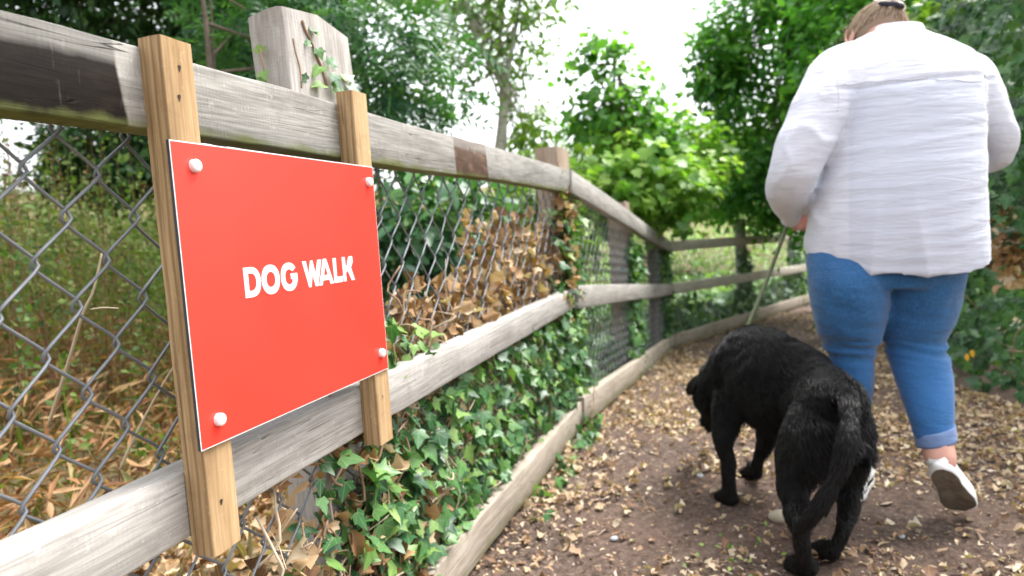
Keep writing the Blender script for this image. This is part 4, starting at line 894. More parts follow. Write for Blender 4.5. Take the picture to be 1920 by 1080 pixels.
# ---- person
def fabric_mat(name, c0, c1, rough=.85, weave=900, kind=None, trans=0.):
    m_, n, p, o = nodes(name); b = NB(n); v = b.coord('Object'); f = b.noise(v, 14, 4); g = b.noise(v, weave, 2)
    col = b.mix(b.map(f, .3, .7), c0, c1)
    if kind == 'denim':
        mm = b.new('ShaderNodeMapping'); b.l(v, mm.inputs[0]); mm.inputs['Scale'].default_value = (500, 500, 60); tw = b.noise(mm.outputs[0], 1, 2)
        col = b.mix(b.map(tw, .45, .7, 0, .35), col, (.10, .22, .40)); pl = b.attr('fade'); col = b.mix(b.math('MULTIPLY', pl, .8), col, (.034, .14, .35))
    if kind == 'shirt':
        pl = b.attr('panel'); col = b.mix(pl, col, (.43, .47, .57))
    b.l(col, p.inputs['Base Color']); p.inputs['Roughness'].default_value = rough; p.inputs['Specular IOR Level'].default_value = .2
    p.inputs['Sheen Weight'].default_value = .25
    mh = b.new('ShaderNodeMapping'); b.l(v, mh.inputs[0]); mh.inputs['Scale'].default_value = (4, 4, 34) if kind == 'shirt' else (12, 12, 40)
    wr = b.noise(mh.outputs[0], 1.5, 5, .6, 1.2); h = b.math('ADD', b.math('MULTIPLY', wr, 1.), b.math('MULTIPLY', g, .04)); b.bump(h, .45 if kind == 'shirt' else .35, .012, p)
    if trans:
        t = b.new('ShaderNodeBsdfTranslucent'); b.l(col, t.inputs[0]); ms = b.new('ShaderNodeMixShader'); ms.inputs[0].default_value = trans; b.l(p.outputs[0], ms.inputs[1]); b.l(t.outputs[0], ms.inputs[2]); b.l(ms.outputs[0], o.inputs[0])
    return m_
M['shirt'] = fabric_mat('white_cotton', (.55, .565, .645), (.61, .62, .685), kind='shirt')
M['denim'] = fabric_mat('blue_denim', (.012, .072, .19), (.022, .108, .265), .8, 600, 'denim')
M['denim_in'] = fabric_mat('turned_up_denim', (.13, .20, .38), (.19, .28, .46), .85, 600)
def skin_mat():
    m_, n, p, o = nodes('skin'); b = NB(n); v = b.coord('Object'); f = b.noise(v, 30, 4); b.l(b.mix(b.map(f, .3, .7), (.55, .27, .20), (.66, .37, .29)), p.inputs['Base Color'])
    p.inputs['Roughness'].default_value = .5; p.inputs['Subsurface Weight'].default_value = .12; p.inputs['Subsurface Radius'].default_value = (.02, .008, .004); p.inputs['Subsurface Scale'].default_value = .3; return m_
M['skin'] = skin_mat()
DP = 2.0
root_p = at(1690, 950, 2.05); root_p[2] = 0
person = empty('person', root_p)
tag(person, 'person seen from behind in a loose white shirt and blue jeans, holding a dog lead', 'person')

torso = px_loft([(1640, 62, 1733, 58, 2.06, .055, 0), (1618, 72, 1752, 66, 2.05, .075, 0), (1585, 92, 1800, 82, 2.04, .10, 0), (1562, 125, 1838, 112, 2.02, .135, 0), (1556, 180, 1850, 170, 2.0, .155, 0),
                 (1552, 240, 1852, 235, 1.99, .165, 0), (1536, 320, 1852, 315, 1.98, .175, 0), (1519, 390, 1855, 390, 1.98, .185, 0), (1508, 440, 1860, 440, 1.98, .19, .02), (1507, 466, 1863, 484, 1.98, .19, .050)], 60, 2.5)
def arm_rows(rows):
    out = []
    for px, py, d, w, th in rows: q = at(px, py, d); out.append([*q, w/2/FPX*d*.94, th])
    return out
FW = unit((at(1690, 380, 3)-CAM)*[1, 1, 0])
armL = limb(arm_rows([(1612, 122, 2.03, 110, .07), (1572, 150, 2.02, 124, .08), (1545, 190, 2.0, 118, .08), (1522, 240, 1.98, 112, .078), (1500, 290, 1.97, 104, .074), (1484, 330, 1.98, 94, .068), (1478, 362, 2.04, 84, .058), (1480, 385, 2.12, 66, .045), (1482, 405, 2.18, 44, .032), (1480, 420, 2.21, 26, .024)]), 40, 24, FW)
armR = limb(arm_rows([(1776, 134, 2.03, 106, .08), (1806, 160, 2.02, 124, .09), (1833, 196, 2.0, 106, .084), (1856, 228, 1.99, 84, .072), (1873, 262, 2.0, 70, .07), (1868, 288, 2.06, 56, .055), (1850, 300, 2.16, 50, .04), (1835, 300, 2.24, 40, .032)]), 40, 24, FW)
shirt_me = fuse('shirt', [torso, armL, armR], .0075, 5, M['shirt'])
V, Nn = get_vn(shirt_me)
# cloth frame: across (u), up (z)
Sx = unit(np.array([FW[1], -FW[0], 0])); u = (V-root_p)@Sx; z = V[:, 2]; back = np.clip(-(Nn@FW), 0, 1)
pxu = np.array([(RW.T@(v-CAM)) for v in V]); px = 960+FPX*pxu[:, 0]/pxu[:, 2]; py = 540+FPX*pxu[:, 1]/pxu[:, 2]
z_y = float(at(1700, 150, 1.86)[2]); u_l, u_r = [(at(q, 250, 1.86)-root_p)@Sx for q in (1588, 1845)]
yoke = smooth(-.004, .012, z-z_y)
def folds(P, freq, sharp_=2.): n_ = noise3(P*freq, 77)+.5*noise3(P*freq*2.1+3, 78); return np.clip(1-np.abs(n_), 0, 1)**sharp_
Pf = np.c_[u*2.6+.5*noise3(V*3, 5), z*34+1.9*noise3(V*np.array([2, 2, 4.]), 6)+u*1.2, V@FW*3]
fold1 = folds(Pf, 1.); vert = folds(np.c_[u*9, z*1.5, u*0], 1.)
intorso = smooth(u_l-.05, u_l, u)*smooth(u_r+.05, u_r, u)
low = smooth(z_y+.02, z_y-.08, z); D_ = .0026*(fold1-.5)*low*(.5+.5*intorso)+.010*(vert-.5)*(smooth(1.0, .7, z))+.004*(1-low)*(folds(V*np.array([9, 9, 9.]), 1.)-.5)
# sleeves: diagonal gathers
sl_ = 1-intorso; D_ += sl_*.007*(folds(np.c_[u*10+z*5, z*9-u*6, V@FW*5], 1.)-.5)
D_ += .006*yoke*0-.006*np.exp(-((z-z_y)/.005)**2)*intorso
V2 = V+Nn*D_[:, None]
set_v(shirt_me, V2-root_p)
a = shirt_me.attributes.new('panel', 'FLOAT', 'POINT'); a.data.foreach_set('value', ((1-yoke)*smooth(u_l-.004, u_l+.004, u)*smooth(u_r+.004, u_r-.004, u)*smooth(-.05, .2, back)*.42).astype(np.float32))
shirt = obj('shirt', shirt_me, person, loc=root_p)
# yoke seam, collar, cuff
def surf_line(pts, r_, name, mat, off=.0):
    from mathutils.bvhtree import BVHTree
    bv = BVHTree.FromPolygons([tuple(v) for v in V2], [tuple(p_.vertices) for p_ in shirt_me.polygons]); out = []
    for px_, py_ in pts:
        d = RW@np.array([(px_-960)/FPX, (py_-540)/FPX, 1.]); hit = bv.ray_cast(Vector(CAM), Vector(d).normalized())
        if hit[0] is not None: out.append(np.array(hit[0])+np.array(hit[1])*off)
    if len(out) > 2:
        V_, Q_, T_ = tube(spline(out, 60), r_, 6); return obj(name, mesh_from(name, V_-root_p, [Q_, T_], mat, True), shirt, loc=root_p)
surf_line([(1582+i_*8.7, 158-7*math.sin(i_/30*math.pi)-i_*.15+1.2*math.sin(i_)) for i_ in range(31)], .0016, 'yoke_seam', M['shirt'])
surf_line([(1574-i_*.3+2*math.sin(i_*.9), 110+i_*9) for i_ in range(12)], .0014, 'armhole_seam', M['shirt'])
surf_line([(1846+i_*.6, 130+i_*9) for i_ in range(14)], .0014, 'armhole_seam', M['shirt'])
col_ = []
for k_, (xl, yl, xr, yr, d, th) in enumerate([(1628, 80, 1742, 74, 2.055, .068), (1634, 68, 1738, 61, 2.06, .066), (1640, 57, 1733, 50, 2.065, .062), (1642, 53, 1731, 46, 2.065, .059)]):
    c_, a_, h_ = span(xl, yl, xr, yr, d); col_.append(ring(c_, a_, h_*th, 40, 2.1))
for s_, dz in ((.93, 0), (.90, -.02)): c_ = col_[3].mean(0); col_.append(c_+(col_[3]-c_)*s_+UP*dz)
Vc = np.concatenate(col_); n_ = 40; Fc = [(i_*n_+j, i_*n_+(j+1) % n_, (i_+1)*n_+(j+1) % n_, (i_+1)*n_+j) for i_ in range(5) for j in range(n_)]
obj('collar', mesh_from('collar', Vc-root_p, np.array(Fc), M['shirt'], True), shirt, loc=root_p)
# jeans
legL = px_loft([(1550, 400, 1690, 400, 1.99, .07, 0), (1514, 470, 1690, 470, 1.98, .10, 0), (1513, 520, 1672, 520, 1.98, .135, 0), (1519, 565, 1670, 565, 1.98, .13, 0), (1527, 605, 1662, 605, 1.98, .108, 0), (1540, 640, 1652, 640, 1.99, .084, 0),
                (1552, 668, 1640, 668, 2.0, .072, 0), (1556, 700, 1640, 700, 2.01, .076, 0), (1560, 740, 1638, 740, 2.03, .074, 0), (1568, 785, 1630, 785, 2.06, .062, 0), (1574, 830, 1626, 830, 2.09, .05, 0), (1576, 862, 1626, 862, 2.11, .047, 0)], 60, 2.1)
legR = px_loft([(1650, 400, 1830, 400, 1.99, .07, 0), (1652, 470, 1822, 470, 1.98, .10, 0), (1655, 520, 1815, 520, 1.98, .15, 0), (1650, 565, 1806, 565, 1.98, .13, 0), (1648, 605, 1793, 605, 1.98, .108, 0), (1657, 645, 1778, 643, 1.975, .078, 0),
                (1668, 685, 1784, 682, 1.95, .080, 0), (1678, 715, 1790, 712, 1.93, .080, 0), (1690, 748, 1791, 748, 1.90, .072, 0), (1702, 782, 1790, 785, 1.875, .058, 0), (1712, 815, 1790, 812, 1.86, .048, 0), (1716, 828, 1792, 822, 1.855, .046, 0)], 60, 2.1)
seat = px_loft([(1560, 400, 1815, 400, 2.0, .10, 0), (1535, 440, 1825, 440, 1.98, .13, 0), (1515, 490, 1820, 490, 1.98, .145, 0), (1560, 535, 1770, 535, 1.98, .13, 0)], 20, 2.4)
jeans_me = fuse('jeans', [legL, legR, seat], .0068, 5, M['denim'])
V, Nn = get_vn(jeans_me); pz = (V-CAM)@RW; pyv = 540+FPX*pz[:, 1]/pz[:, 2]; pxv = 960+FPX*pz[:, 0]/pz[:, 2]
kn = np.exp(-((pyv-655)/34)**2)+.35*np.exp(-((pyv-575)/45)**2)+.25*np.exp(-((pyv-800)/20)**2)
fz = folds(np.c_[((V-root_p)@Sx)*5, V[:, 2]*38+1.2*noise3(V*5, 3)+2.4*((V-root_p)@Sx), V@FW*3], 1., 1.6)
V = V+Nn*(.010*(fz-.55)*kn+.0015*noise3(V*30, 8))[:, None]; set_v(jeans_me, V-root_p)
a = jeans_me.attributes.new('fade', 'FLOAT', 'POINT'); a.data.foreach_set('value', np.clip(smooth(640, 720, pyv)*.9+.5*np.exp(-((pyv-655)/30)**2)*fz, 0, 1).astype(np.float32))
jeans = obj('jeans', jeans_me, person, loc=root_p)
def cuff(rows, grow=1.07):
    R_ = spline(np.array(rows, float), 6); out = []
    for i_, (xl, yl, xr, yr, d, th) in enumerate(R_):
        c_, a_, h_ = span(xl, yl, xr, yr, d); out.append(ring(c_, a_*grow, h_*th*grow, 36, 2.1))
    c_ = out[-1].mean(0); out.append(c_+(out[-1]-c_)*.86+UP*.004); out.insert(0, out[0].mean(0)+(out[0]-out[0].mean(0))*.9)
    Vc = np.concatenate(out); n_ = 36; return obj('turned_up_cuff', mesh_from('turned_up_cuff', Vc-root_p, np.array([(i_*n_+j, i_*n_+(j+1) % n_, (i_+1)*n_+(j+1) % n_, (i_+1)*n_+j) for i_ in range(len(out)-1) for j in range(n_)]), M['denim_in'], True), jeans, loc=root_p)
cuff([(1712, 810, 1791, 798, 1.862, .050), (1714, 822, 1793, 812, 1.858, .050), (1717, 835, 1795, 826, 1.854, .050)], 1.03)
cuff([(1575, 838, 1627, 838, 2.10, .048), (1575, 850, 1627, 850, 2.105, .048), (1576, 864, 1627, 864, 2.11, .048)], 1.04)

# body (skin): head and neck, torso core, arms, hands, legs in one continuous surface
hc = at(1642, 74, 2.19); fdir = unit(FW*.62+Sx*(-.42)+UP*(-.62)); uph = unit(UP*.8+FW*.6-Sx*.05); uph = unit(uph-fdir*(uph@fdir)); sdh = np.cross(fdir, uph)
def ellip(c, ax, ay, az, rx, ry, rz, n=18):
    out = []
    for k_ in range(n):
        a_ = -math.pi/2+math.pi*(k_+.5)/n; out.append(ring(c+az*rz*math.sin(a_), ax*rx*math.cos(a_), ay*ry*math.cos(a_), 24))
    return loft(out)
def hpt(x, y, z_): return hc+sdh*x+fdir*y+uph*z_        # head frame: right, forward, up
solids = [ellip(hc, sdh, fdir, uph, .074, .092, .090), ellip(hpt(0, .030, -.05), sdh, fdir, uph, .055, .060, .065), ellip(hpt(0, .092, -.028), sdh, fdir, uph, .012, .020, .014, 8),
          ellip(hpt(0, .090, -.010), sdh, fdir, uph, .008, .010, .022, 8), ellip(hpt(0, .080, -.062), sdh, fdir, uph, .022, .012, .007, 8), ellip(hpt(0, .078, -.095), sdh, fdir, uph, .020, .018, .016, 8),
          ellip(hpt(.032, .078, .0), sdh, fdir, uph, .014, .010, .009, 8), ellip(hpt(-.032, .078, .0), sdh, fdir, uph, .014, .010, .009, 8)]
nb_ = at(1686, 90, 2.07); solids.append(limb([[*(nb_-UP*.06), .06, .06], [*nb_, .056, .056], [*hpt(.0, -.035, -.06), .054, .056], [*hpt(0, 0, -.02), .05, .05]], 14, 20, FW))
def inner(rows, k_=.76): return [(xl+(xr-xl)*(1-k_)/2, yl, xr-(xr-xl)*(1-k_)/2, yr, d, th*k_, 0) for xl, yl, xr, yr, d, th, *_ in rows]
solids.append(px_loft(inner([(1618, 78, 1752, 72, 2.05, .06, 0), (1580, 110, 1820, 100, 2.03, .10), (1556, 180, 1850, 170, 2.0, .14), (1540, 320, 1850, 315, 1.98, .155), (1516, 430, 1852, 430, 1.98, .16), (1516, 500, 1815, 500, 1.98, .14)]), 30))
solids.append(px_loft(inner([(1513, 490, 1680, 490, 1.98, .14), (1519, 565, 1662, 565, 1.98, .13), (1541, 640, 1648, 640, 1.99, .08), (1556, 700, 1640, 700, 2.01, .07), (1568, 785, 1630, 785, 2.06, .06), (1578, 850, 1624, 850, 2.105, .042), (1582, 885, 1620, 885, 2.12, .040), (1584, 905, 1620, 905, 2.13, .04)], .72), 40))
ankle_row = [(1655, 490, 1818, 490, 1.98, .14), (1660, 565, 1806, 565, 1.98, .13), (1656, 636, 1781, 632, 1.98, .08), (1678, 715, 1790, 712, 1.93, .075), (1702, 782, 1790, 785, 1.875, .055)]
solids.append(px_loft(inner(ankle_row, .72)+[(1722, 818, 1787, 814, 1.85, .038, 0), (1727, 838, 1790, 834, 1.84, .038, 0), (1732, 858, 1794, 854, 1.83, .038, 0), (1740, 876, 1794, 872, 1.825, .03, 0)], 40))
def shrink(rows, k_): return [r_[:3]+[r_[3]*k_, r_[4]*k_] for r_ in rows]
handL = at(1483, 396, 2.20)
rowsL = arm_rows([(1600, 130, 2.03, 100, .06), (1545, 190, 2.0, 90, .06), (1500, 290, 1.97, 76, .05), (1480, 355, 2.03, 62, .045), (1482, 378, 2.12, 40, .028), (1483, 390, 2.17, 34, .022), (1483, 396, 2.20, 34, .02)])
solids.append(limb(shrink(rowsL[:4], .8)+rowsL[4:], 40, 18, FW))
rowsR = arm_rows([(1800, 125, 2.03, 90, .06), (1845, 185, 2.0, 84, .06), (1868, 255, 2.0, 60, .05), (1850, 292, 2.14, 46, .035), (1815, 300, 2.28, 34, .026), (1790, 300, 2.36, 36, .024)])
solids.append(limb(shrink(rowsR[:3], .8)+rowsR[3:], 40, 18, FW))
def hand(w, dr, palm, side, sc=1., curl=.55):
    "w wrist, dr towards the fingertips, palm = palm normal, side = thumb side"
    dr, palm, side = [unit(np.array(q, float)) for q in (dr, palm, side)]; out = [limb([[*(w-dr*.01), .024, .017], [*(w+dr*.035), .036, .016], [*(w+dr*.075), .040, .014], [*(w+dr*.088), .038, .011]], 10, 16, palm)]
    for k_, (o_, L_) in enumerate(((.029, .068), (.010, .076), (-.010, .070), (-.028, .056))):
        q = w+dr*(.080-.004*abs(k_-1))+side*o_; pts = [[*(q-dr*.012), .0095, .0095]]; a_ = .15
        for f_, rr in ((.45, .0092), (.30, .0086), (.25, .0072)):
            a_ += curl*1.25; q = q+(dr*math.cos(a_)+palm*math.sin(a_))*L_*f_; pts.append([*q, rr, rr])
        out.append(limb(pts, 14, 10, side))
    q = w+dr*.018+side*.026; pts = [[*(q-side*.010), .012, .012]]
    for v_, rr in ((side*.028+dr*.022+palm*.012, .0112), (dr*.024+side*.004+palm*.020, .0102), (dr*.014-side*.008+palm*.016, .0085)): q = q+v_; pts.append([*q, rr, rr])
    out.append(limb(pts, 12, 10, palm)); return out
solids += hand(handL, unit(FW*.9-UP*.35), Sx, UP, .95, .75)
solids += hand(at(1784, 300, 2.37), -Sx*.8+UP*.3+FW*.2, -FW, UP, .95, .5)
body_me = fuse('body', solids, .0042, 2, M['skin']); to_origin(body_me, root_p); body = obj('body', body_me, person, loc=root_p)
# ears
for s_ in (-1, 1):
    out = []
    for k_ in range(14):
        a_ = 2*math.pi*k_/14; rr = 1+.25*math.sin(a_)
        out.append(hpt(s_*(.078+.010*(1 if math.cos(a_) < 0 else .2)), -.005-.017*rr*math.cos(a_)*1.0, -.012+.030*rr*math.sin(a_)))
    V_, Q_, T_ = tube(np.array(out+[out[0]]), .0045, 7); A = Acc(); n0 = A.n; A.V.append(V_); A.Q.append(Q_); A.T.append(T_); A.n += len(V_)
    v2_, q2, t2 = ellip(hpt(s_*.078, -.004, -.012), sdh, fdir, uph, .006, .016, .027, 8); A.V.append(v2_); A.Q.append(q2+A.n); A.T.append(t2+A.n); A.n += len(v2_)
    V_, g_ = A.get(); obj('ear', mesh_from('ear', V_-root_p, g_, M['skin'], True), body, loc=root_p)
# hair: a cap of combed strands gathered into a bun with a dark scrunchie
def hair_mat(name, cols, rough=.38):
    m_, n, p, o = nodes(name); b = NB(n); col = b.ramp(b.attr('rnd'), [(i_/(len(cols)-1), c_) for i_, c_ in enumerate(cols)]); b.l(col, p.inputs['Base Color']); p.inputs['Roughness'].default_value = rough; p.inputs['Specular IOR Level'].default_value = .6
    p.inputs['Anisotropic'].default_value = .5; return m_
M['hair'] = hair_mat('blonde_brown_hair', [(.16, .10, .06), (.30, .20, .125), (.46, .34, .22), (.62, .49, .36)])
def strands(name, Ps, r_, mat, parent, rnd=None):
    "Ps (n,k,3): thin flat ribbons facing outwards, as one mesh of 3-sided tubes"
    n, k_, _ = Ps.shape; t = unit(np.gradient(Ps, axis=1)); ref = unit(np.random.default_rng(3).normal(size=(n, 1, 3))); a_ = unit(np.cross(t, ref)); b_ = np.cross(t, a_)
    w_ = (r_*np.linspace(1, .25, k_))[None, :, None, None]; ang = np.array([0, 2.094, 4.189]); V_ = Ps[:, :, None]+(a_[:, :, None]*np.cos(ang)[None, None, :, None]+b_[:, :, None]*np.sin(ang)[None, None, :, None])*w_
    idx = np.arange(n*k_*3).reshape(n, k_, 3); Q_ = np.stack([idx[:, :-1], np.roll(idx, -1, 2)[:, :-1], np.roll(idx, -1, 2)[:, 1:], idx[:, 1:]], -1).reshape(-1, 4)
    rr = np.repeat(np.random.default_rng(4).random(n) if rnd is None else rnd, k_*3); return obj(name, mesh_from(name, V_.reshape(-1, 3)-root_p, Q_, mat, True, rnd=rr), parent, loc=root_p)
hair = fuse('hair', [ellip(hpt(0, -.012, .012), sdh, fdir, uph, .081, .094, .092)], .005, 2, M['hair']); V_, _ = get_vn(hair)
a = hair.attributes.new('rnd', 'FLOAT', 'POINT'); a.data.foreach_set('value', np.full(len(V_), .15, np.float32)); to_origin(hair, root_p)
hair = obj('hair', hair, body, loc=root_p)
bunc = at(1668, 10, 2.13); r = np.random.default_rng(9); bdir = np.array([(bunc-hc)@sdh/.084, (bunc-hc)@fdir/.097, (bunc-hc)@uph/.095]); bdir = unit(bdir); n = 2600; d = unit(r.normal(size=(n, 3))); d = d[(d[:, 1] < .62) & ((d[:, 2] > -.45))]; n = len(d); Ps = []
for k_ in range(9):
    f_ = k_/8; dd = unit(d*(1-f_**1.3)+f_**1.3*bdir); Ps.append(hpt(0, -.012, .012)+(dd[:, :1]*sdh*.084+dd[:, 1:2]*fdir*.097+dd[:, 2:]*uph*.095)*(1+.02*np.sin(d[:, :1]*30+f_*3)+.03*f_))
strands('hair_strands', np.stack(Ps, 1), .0011, M['hair'], hair)['kind'] = 'stuff'
n = 900; th = r.random(n)*6.28; ph = r.random(n)*6.28; Ps = []
for k_ in range(10):
    f_ = k_/9*2.6; rr = .027+.014*np.cos(ph+f_); Ps.append(bunc+np.outer(np.cos(th+f_)*(rr+.008), sdh)+np.outer(np.sin(th+f_)*(rr+.008), uph)+np.outer(.016*np.sin(ph+f_*.5)-.004, -fdir*.6+uph*.0))
bun = strands('hair_bun', np.stack(Ps, 1), .0014, M['hair'], hair)
V_, Q_, T_ = tube(np.array([bunc+(uph*.6+fdir*.3)*-.012+.030*(math.cos(x)*sdh+math.sin(x)*unit(np.cross(sdh, unit(uph*.6-fdir*.7))))*(1+.12*math.sin(x*5)) for x in np.linspace(0, 6.28, 26)]), .008, 8)
obj('scrunchie', mesh_from('scrunchie', V_-root_p, [Q_, T_], plain('navy_cloth', (.02, .022, .035), .8), True), hair, loc=root_p)
n = 160; P0 = hc+unit(r.normal(size=(n, 3)))*.098; P0 = P0[(P0-hc)@fdir < .05]; n = len(P0)
Ps = np.stack([P0+unit(P0-hc)*f_*.02+r.normal(size=(n, 3))*.006*f_+np.array([0, 0, -.02])*f_**2 for f_ in np.linspace(0, 1, 6)], 1); strands('flyaway_hair', Ps, .0005, M['hair'], hair)['kind'] = 'stuff'

# shoes
M['shoe'] = fabric_mat('white_canvas', (.78, .79, .76), (.84, .84, .82), .7, 700); M['sole'] = wood('worn_rubber_sole', (.07, .055, .04), (.13, .105, .08), (.20, .165, .13)); M['sole_side'] = plain('white_rubber', (.74, .74, .72), .5)
def shoe(Mx, label=None):
    "Mx: 4x4, local +Y to the toe, +Z up, origin under the heel"
    root = empty('shoe', Mx[:3, 3]); root.parent = person; root.matrix_parent_inverse = person.matrix_basis.inverted()
    tr = lambda V_: V_@Mx[:3, :3].T+Mx[:3, 3]
    L_ = .245; rows = []
    ys_ = np.array([-.004, .01, .04, .08, .12, .16, .20, .232, .243]); ws = np.array([.018, .030, .034, .031, .035, .042, .041, .028, .010]); hs_ = np.array([.048, .058, .060, .058, .056, .046, .038, .030, .020])
    Ri = spline(np.c_[ys_, ws, hs_], 26); up_ = []
    for y_, w_, h_ in Ri: up_.append(ring(np.array([0, y_, .014+h_/2]), np.array([w_, 0, 0]), np.array([0, 0, h_/2]), 22, 2.5))
    V_, Q_, T_ = loft(up_); obj('upper', mesh_from('upper', tr(V_)-root_p, [Q_, T_], M['shoe'], True), root, loc=root_p)
    th = np.arange(40)*2*np.pi/40; yy = .119-.128*np.cos(th); wv = np.interp(yy, ys_, ws)*1.08; o_ = np.c_[np.sign(np.sin(th))*wv*np.abs(np.sin(th))**.35, yy]; layers = []
    for z_, k_ in ((.0, .93), (.003, .99), (.016, 1.0), (.021, .96)): layers.append(np.c_[o_[:, 0]*k_, .119+(o_[:, 1]-.119)*k_, np.full(40, z_)+.012*smooth(.19, .25, o_[:, 1])])
    V_ = np.concatenate(layers); Q_ = np.array([(i_*40+j, i_*40+(j+1) % 40, (i_+1)*40+(j+1) % 40, (i_+1)*40+j) for i_ in range(3) for j in range(40)]); so_ = obj('sole', mesh_from('sole', tr(V_)-root_p, Q_, M['sole_side'], True), root, loc=root_p)
    c_ = layers[0].mean(0)-np.array([0, 0, .0]); cc_ = []
    for k_ in (1., .8, .55, .25): cc_.append(c_+(layers[0]-c_)*k_+np.array([0, 0, -.0015 if k_ < .9 else 0]))
    V_ = np.concatenate(cc_); Q_ = np.array([(i_*40+j, (i_+1)*40+j, (i_+1)*40+(j+1) % 40, i_*40+(j+1) % 40) for i_ in range(3) for j in range(40)]+[(120, 120, 120, 120)][:0]); n0 = len(V_)
    V_ = np.vstack([V_, c_]); T_ = np.array([(120+j, n0, 120+(j+1) % 40) for j in range(40)]); obj('tread', mesh_from('tread', tr(V_)-root_p, [Q_, T_], M['sole'], True), so_, loc=root_p)
    return root
def frame(o_, y_, z_):
    y_ = unit(np.array(y_, float)); z_ = np.array(z_, float); z_ = unit(z_-y_*(z_@y_)); x_ = np.cross(y_, z_); m_ = np.eye(4); m_[:3, 0] = x_; m_[:3, 1] = y_; m_[:3, 2] = z_; m_[:3, 3] = o_; return m_
heel = at(1761, 878, 1.795); toe = at(1808, 959, 1.90); toe[2] = max(toe[2], .02)
yd = toe-heel; shoe(frame(heel-FW*.01, yd, UP*.35+FW*.95))
hl = at(1600, 940, 2.06); hl[2] = float(path_z(hl[0], hl[1]))+.004; shoe(frame(hl, FW*1.+Sx*.05, UP))

# ---- dog
def dog_mat(name, base, spec=.35, ro=.42):
    m_, n, p, o = nodes(name); b = NB(n); f = b.noise(b.coord('Object'), 12, 3)
    b.l(b.mix(b.map(f, .35, .7), base, tuple(c*1.9 for c in base)), p.inputs['Base Color']); p.inputs['Roughness'].default_value = ro; p.inputs['Specular IOR Level'].default_value = spec; return m_
M['dogskin'] = dog_mat('black_dog_skin', (.004, .0035, .0035), .08, .6); M['fur'] = dog_mat('black_fur', (.0030, .0026, .0026), .22, .34)
def drow(px_, py_, d, ra, rb): q = at(px_, py_, d); return [*q, ra*.93, rb*.95]
dg = [drow(1574, 786, 1.64, .048, .060), drow(1567, 778, 1.67, .078, .098), drow(1556, 764, 1.74, .088, .112), drow(1534, 748, 1.83, .088, .116), drow(1506, 730, 1.91, .098, .134), drow(1468, 716, 1.98, .106, .152), drow(1432, 706, 2.06, .108, .164), drow(1404, 702, 2.13, .098, .160), drow(1380, 706, 2.19, .076, .128), drow(1364, 714, 2.23, .058, .095)]
dogsolids = [limb(dg, 40, 30, UP)]
dogsolids.append(limb([drow(1405, 665, 2.10, .065, .075), drow(1370, 690, 2.18, .070, .085), drow(1345, 715, 2.27, .062, .072), drow(1335, 735, 2.34, .055, .060)], 16, 24, UP))                       # neck
hd = at(1337, 742, 2.33); hdir = unit(at(1318, 800, 2.52)-hd)
hu = unit(UP-hdir*(UP@hdir)); hx = np.cross(hdir, hu)
dogsolids.append(limb([[*(hd-hdir*.05), .045, .045], [*(hd), .062, .062], [*(hd+hdir*.05), .058, .058], [*(hd+hdir*.085-hu*.01), .040, .042], [*(hd+hdir*.13-hu*.016), .031, .034], [*(hd+hdir*.165-hu*.018), .026, .028], [*(hd+hdir*.175-hu*.018), .016, .018]], 20, 22, UP))
# legs: front left, front right, hind left, hind right (viewer's side)
def paw(x, toes, ang=0.):
    g_ = np.array([x[0], x[1], float(path_z(x[0], x[1]))]); f_ = unit(np.array([toes[0], toes[1], 0.])); s_ = np.array([f_[1], -f_[0], 0]); out = []
    for k_, o_ in enumerate((-.027, -.0095, .0095, .027)):
        c_ = g_+s_*o_+f_*(.040 if k_ in (1, 2) else .030)+UP*.016; out.append(ellip(c_, s_, f_, UP, .0125, .022, .017, 8))
    out.append(ellip(g_+f_*.008+UP*.022, s_, f_, UP, .034, .036, .024, 10)); return out, g_, f_
dfwd = unit((at(1402, 712, 2.13)-at(1592, 790, 1.67))*[1, 1, 0])
def gpix(px_, py_):
    d = RW@np.array([(px_-960)/FPX, (py_-540)/FPX, 1.]); q = CAM+d*(-CAM[2]/d[2])
    for _ in range(3): q = CAM+d*((float(path_z(q[0], q[1]))-CAM[2])/d[2])
    return q
pFL = gpix(1368, 945); pFR = gpix(1414, 898); pHL = gpix(1512, 1078); pHR = gpix(1556, 1048)
for g0, rows in ((pFL, [drow(1372, 735, 2.13, .060, .085), drow(1362, 785, 2.12, .046, .062), drow(1356, 822, 2.10, .033, .040), drow(1362, 860, 2.09, .027, .030), drow(1367, 900, 2.08, .024, .026)]),
                 (pFR, [drow(1440, 750, 2.16, .055, .080), drow(1438, 800, 2.19, .040, .052), drow(1432, 835, 2.22, .031, .036), drow(1422, 862, 2.24, .025, .027), drow(1416, 882, 2.25, .023, .024)])):
    sol, g_, f_ = paw(g0, dfwd); rows.append([*(g_+UP*.04), .026, .026]); rows.append([*(g_+UP*.018+f_*.01), .028, .026]); dogsolids.append(limb(rows, 30, 18, dfwd)); dogsolids += sol
for g0, rows in ((pHL, [drow(1545, 790, 1.70, .075, .115), drow(1520, 830, 1.70, .070, .105), drow(1497, 870, 1.71, .055, .078), drow(1486, 908, 1.70, .040, .052), drow(1490, 948, 1.66, .027, .033), drow(1500, 985, 1.60, .022, .028), drow(1503, 1020, 1.60, .021, .024), drow(1508, 1050, 1.615, .021, .022)]),
                 (pHR, [drow(1572, 786, 1.74, .058, .100), drow(1577, 830, 1.75, .050, .090), drow(1582, 872, 1.77, .042, .066), drow(1584, 910, 1.76, .036, .046), drow(1590, 950, 1.72, .024, .030), drow(1580, 985, 1.675, .021, .026), drow(1570, 1015, 1.67, .020, .022), drow(1560, 1035, 1.68, .021, .022)])):
    sol, g_, f_ = paw(g0, dfwd); rows.append([*(g_+UP*.02+f_*.008), .027, .024]); dogsolids.append(limb(rows, 36, 20, dfwd)); dogsolids += sol
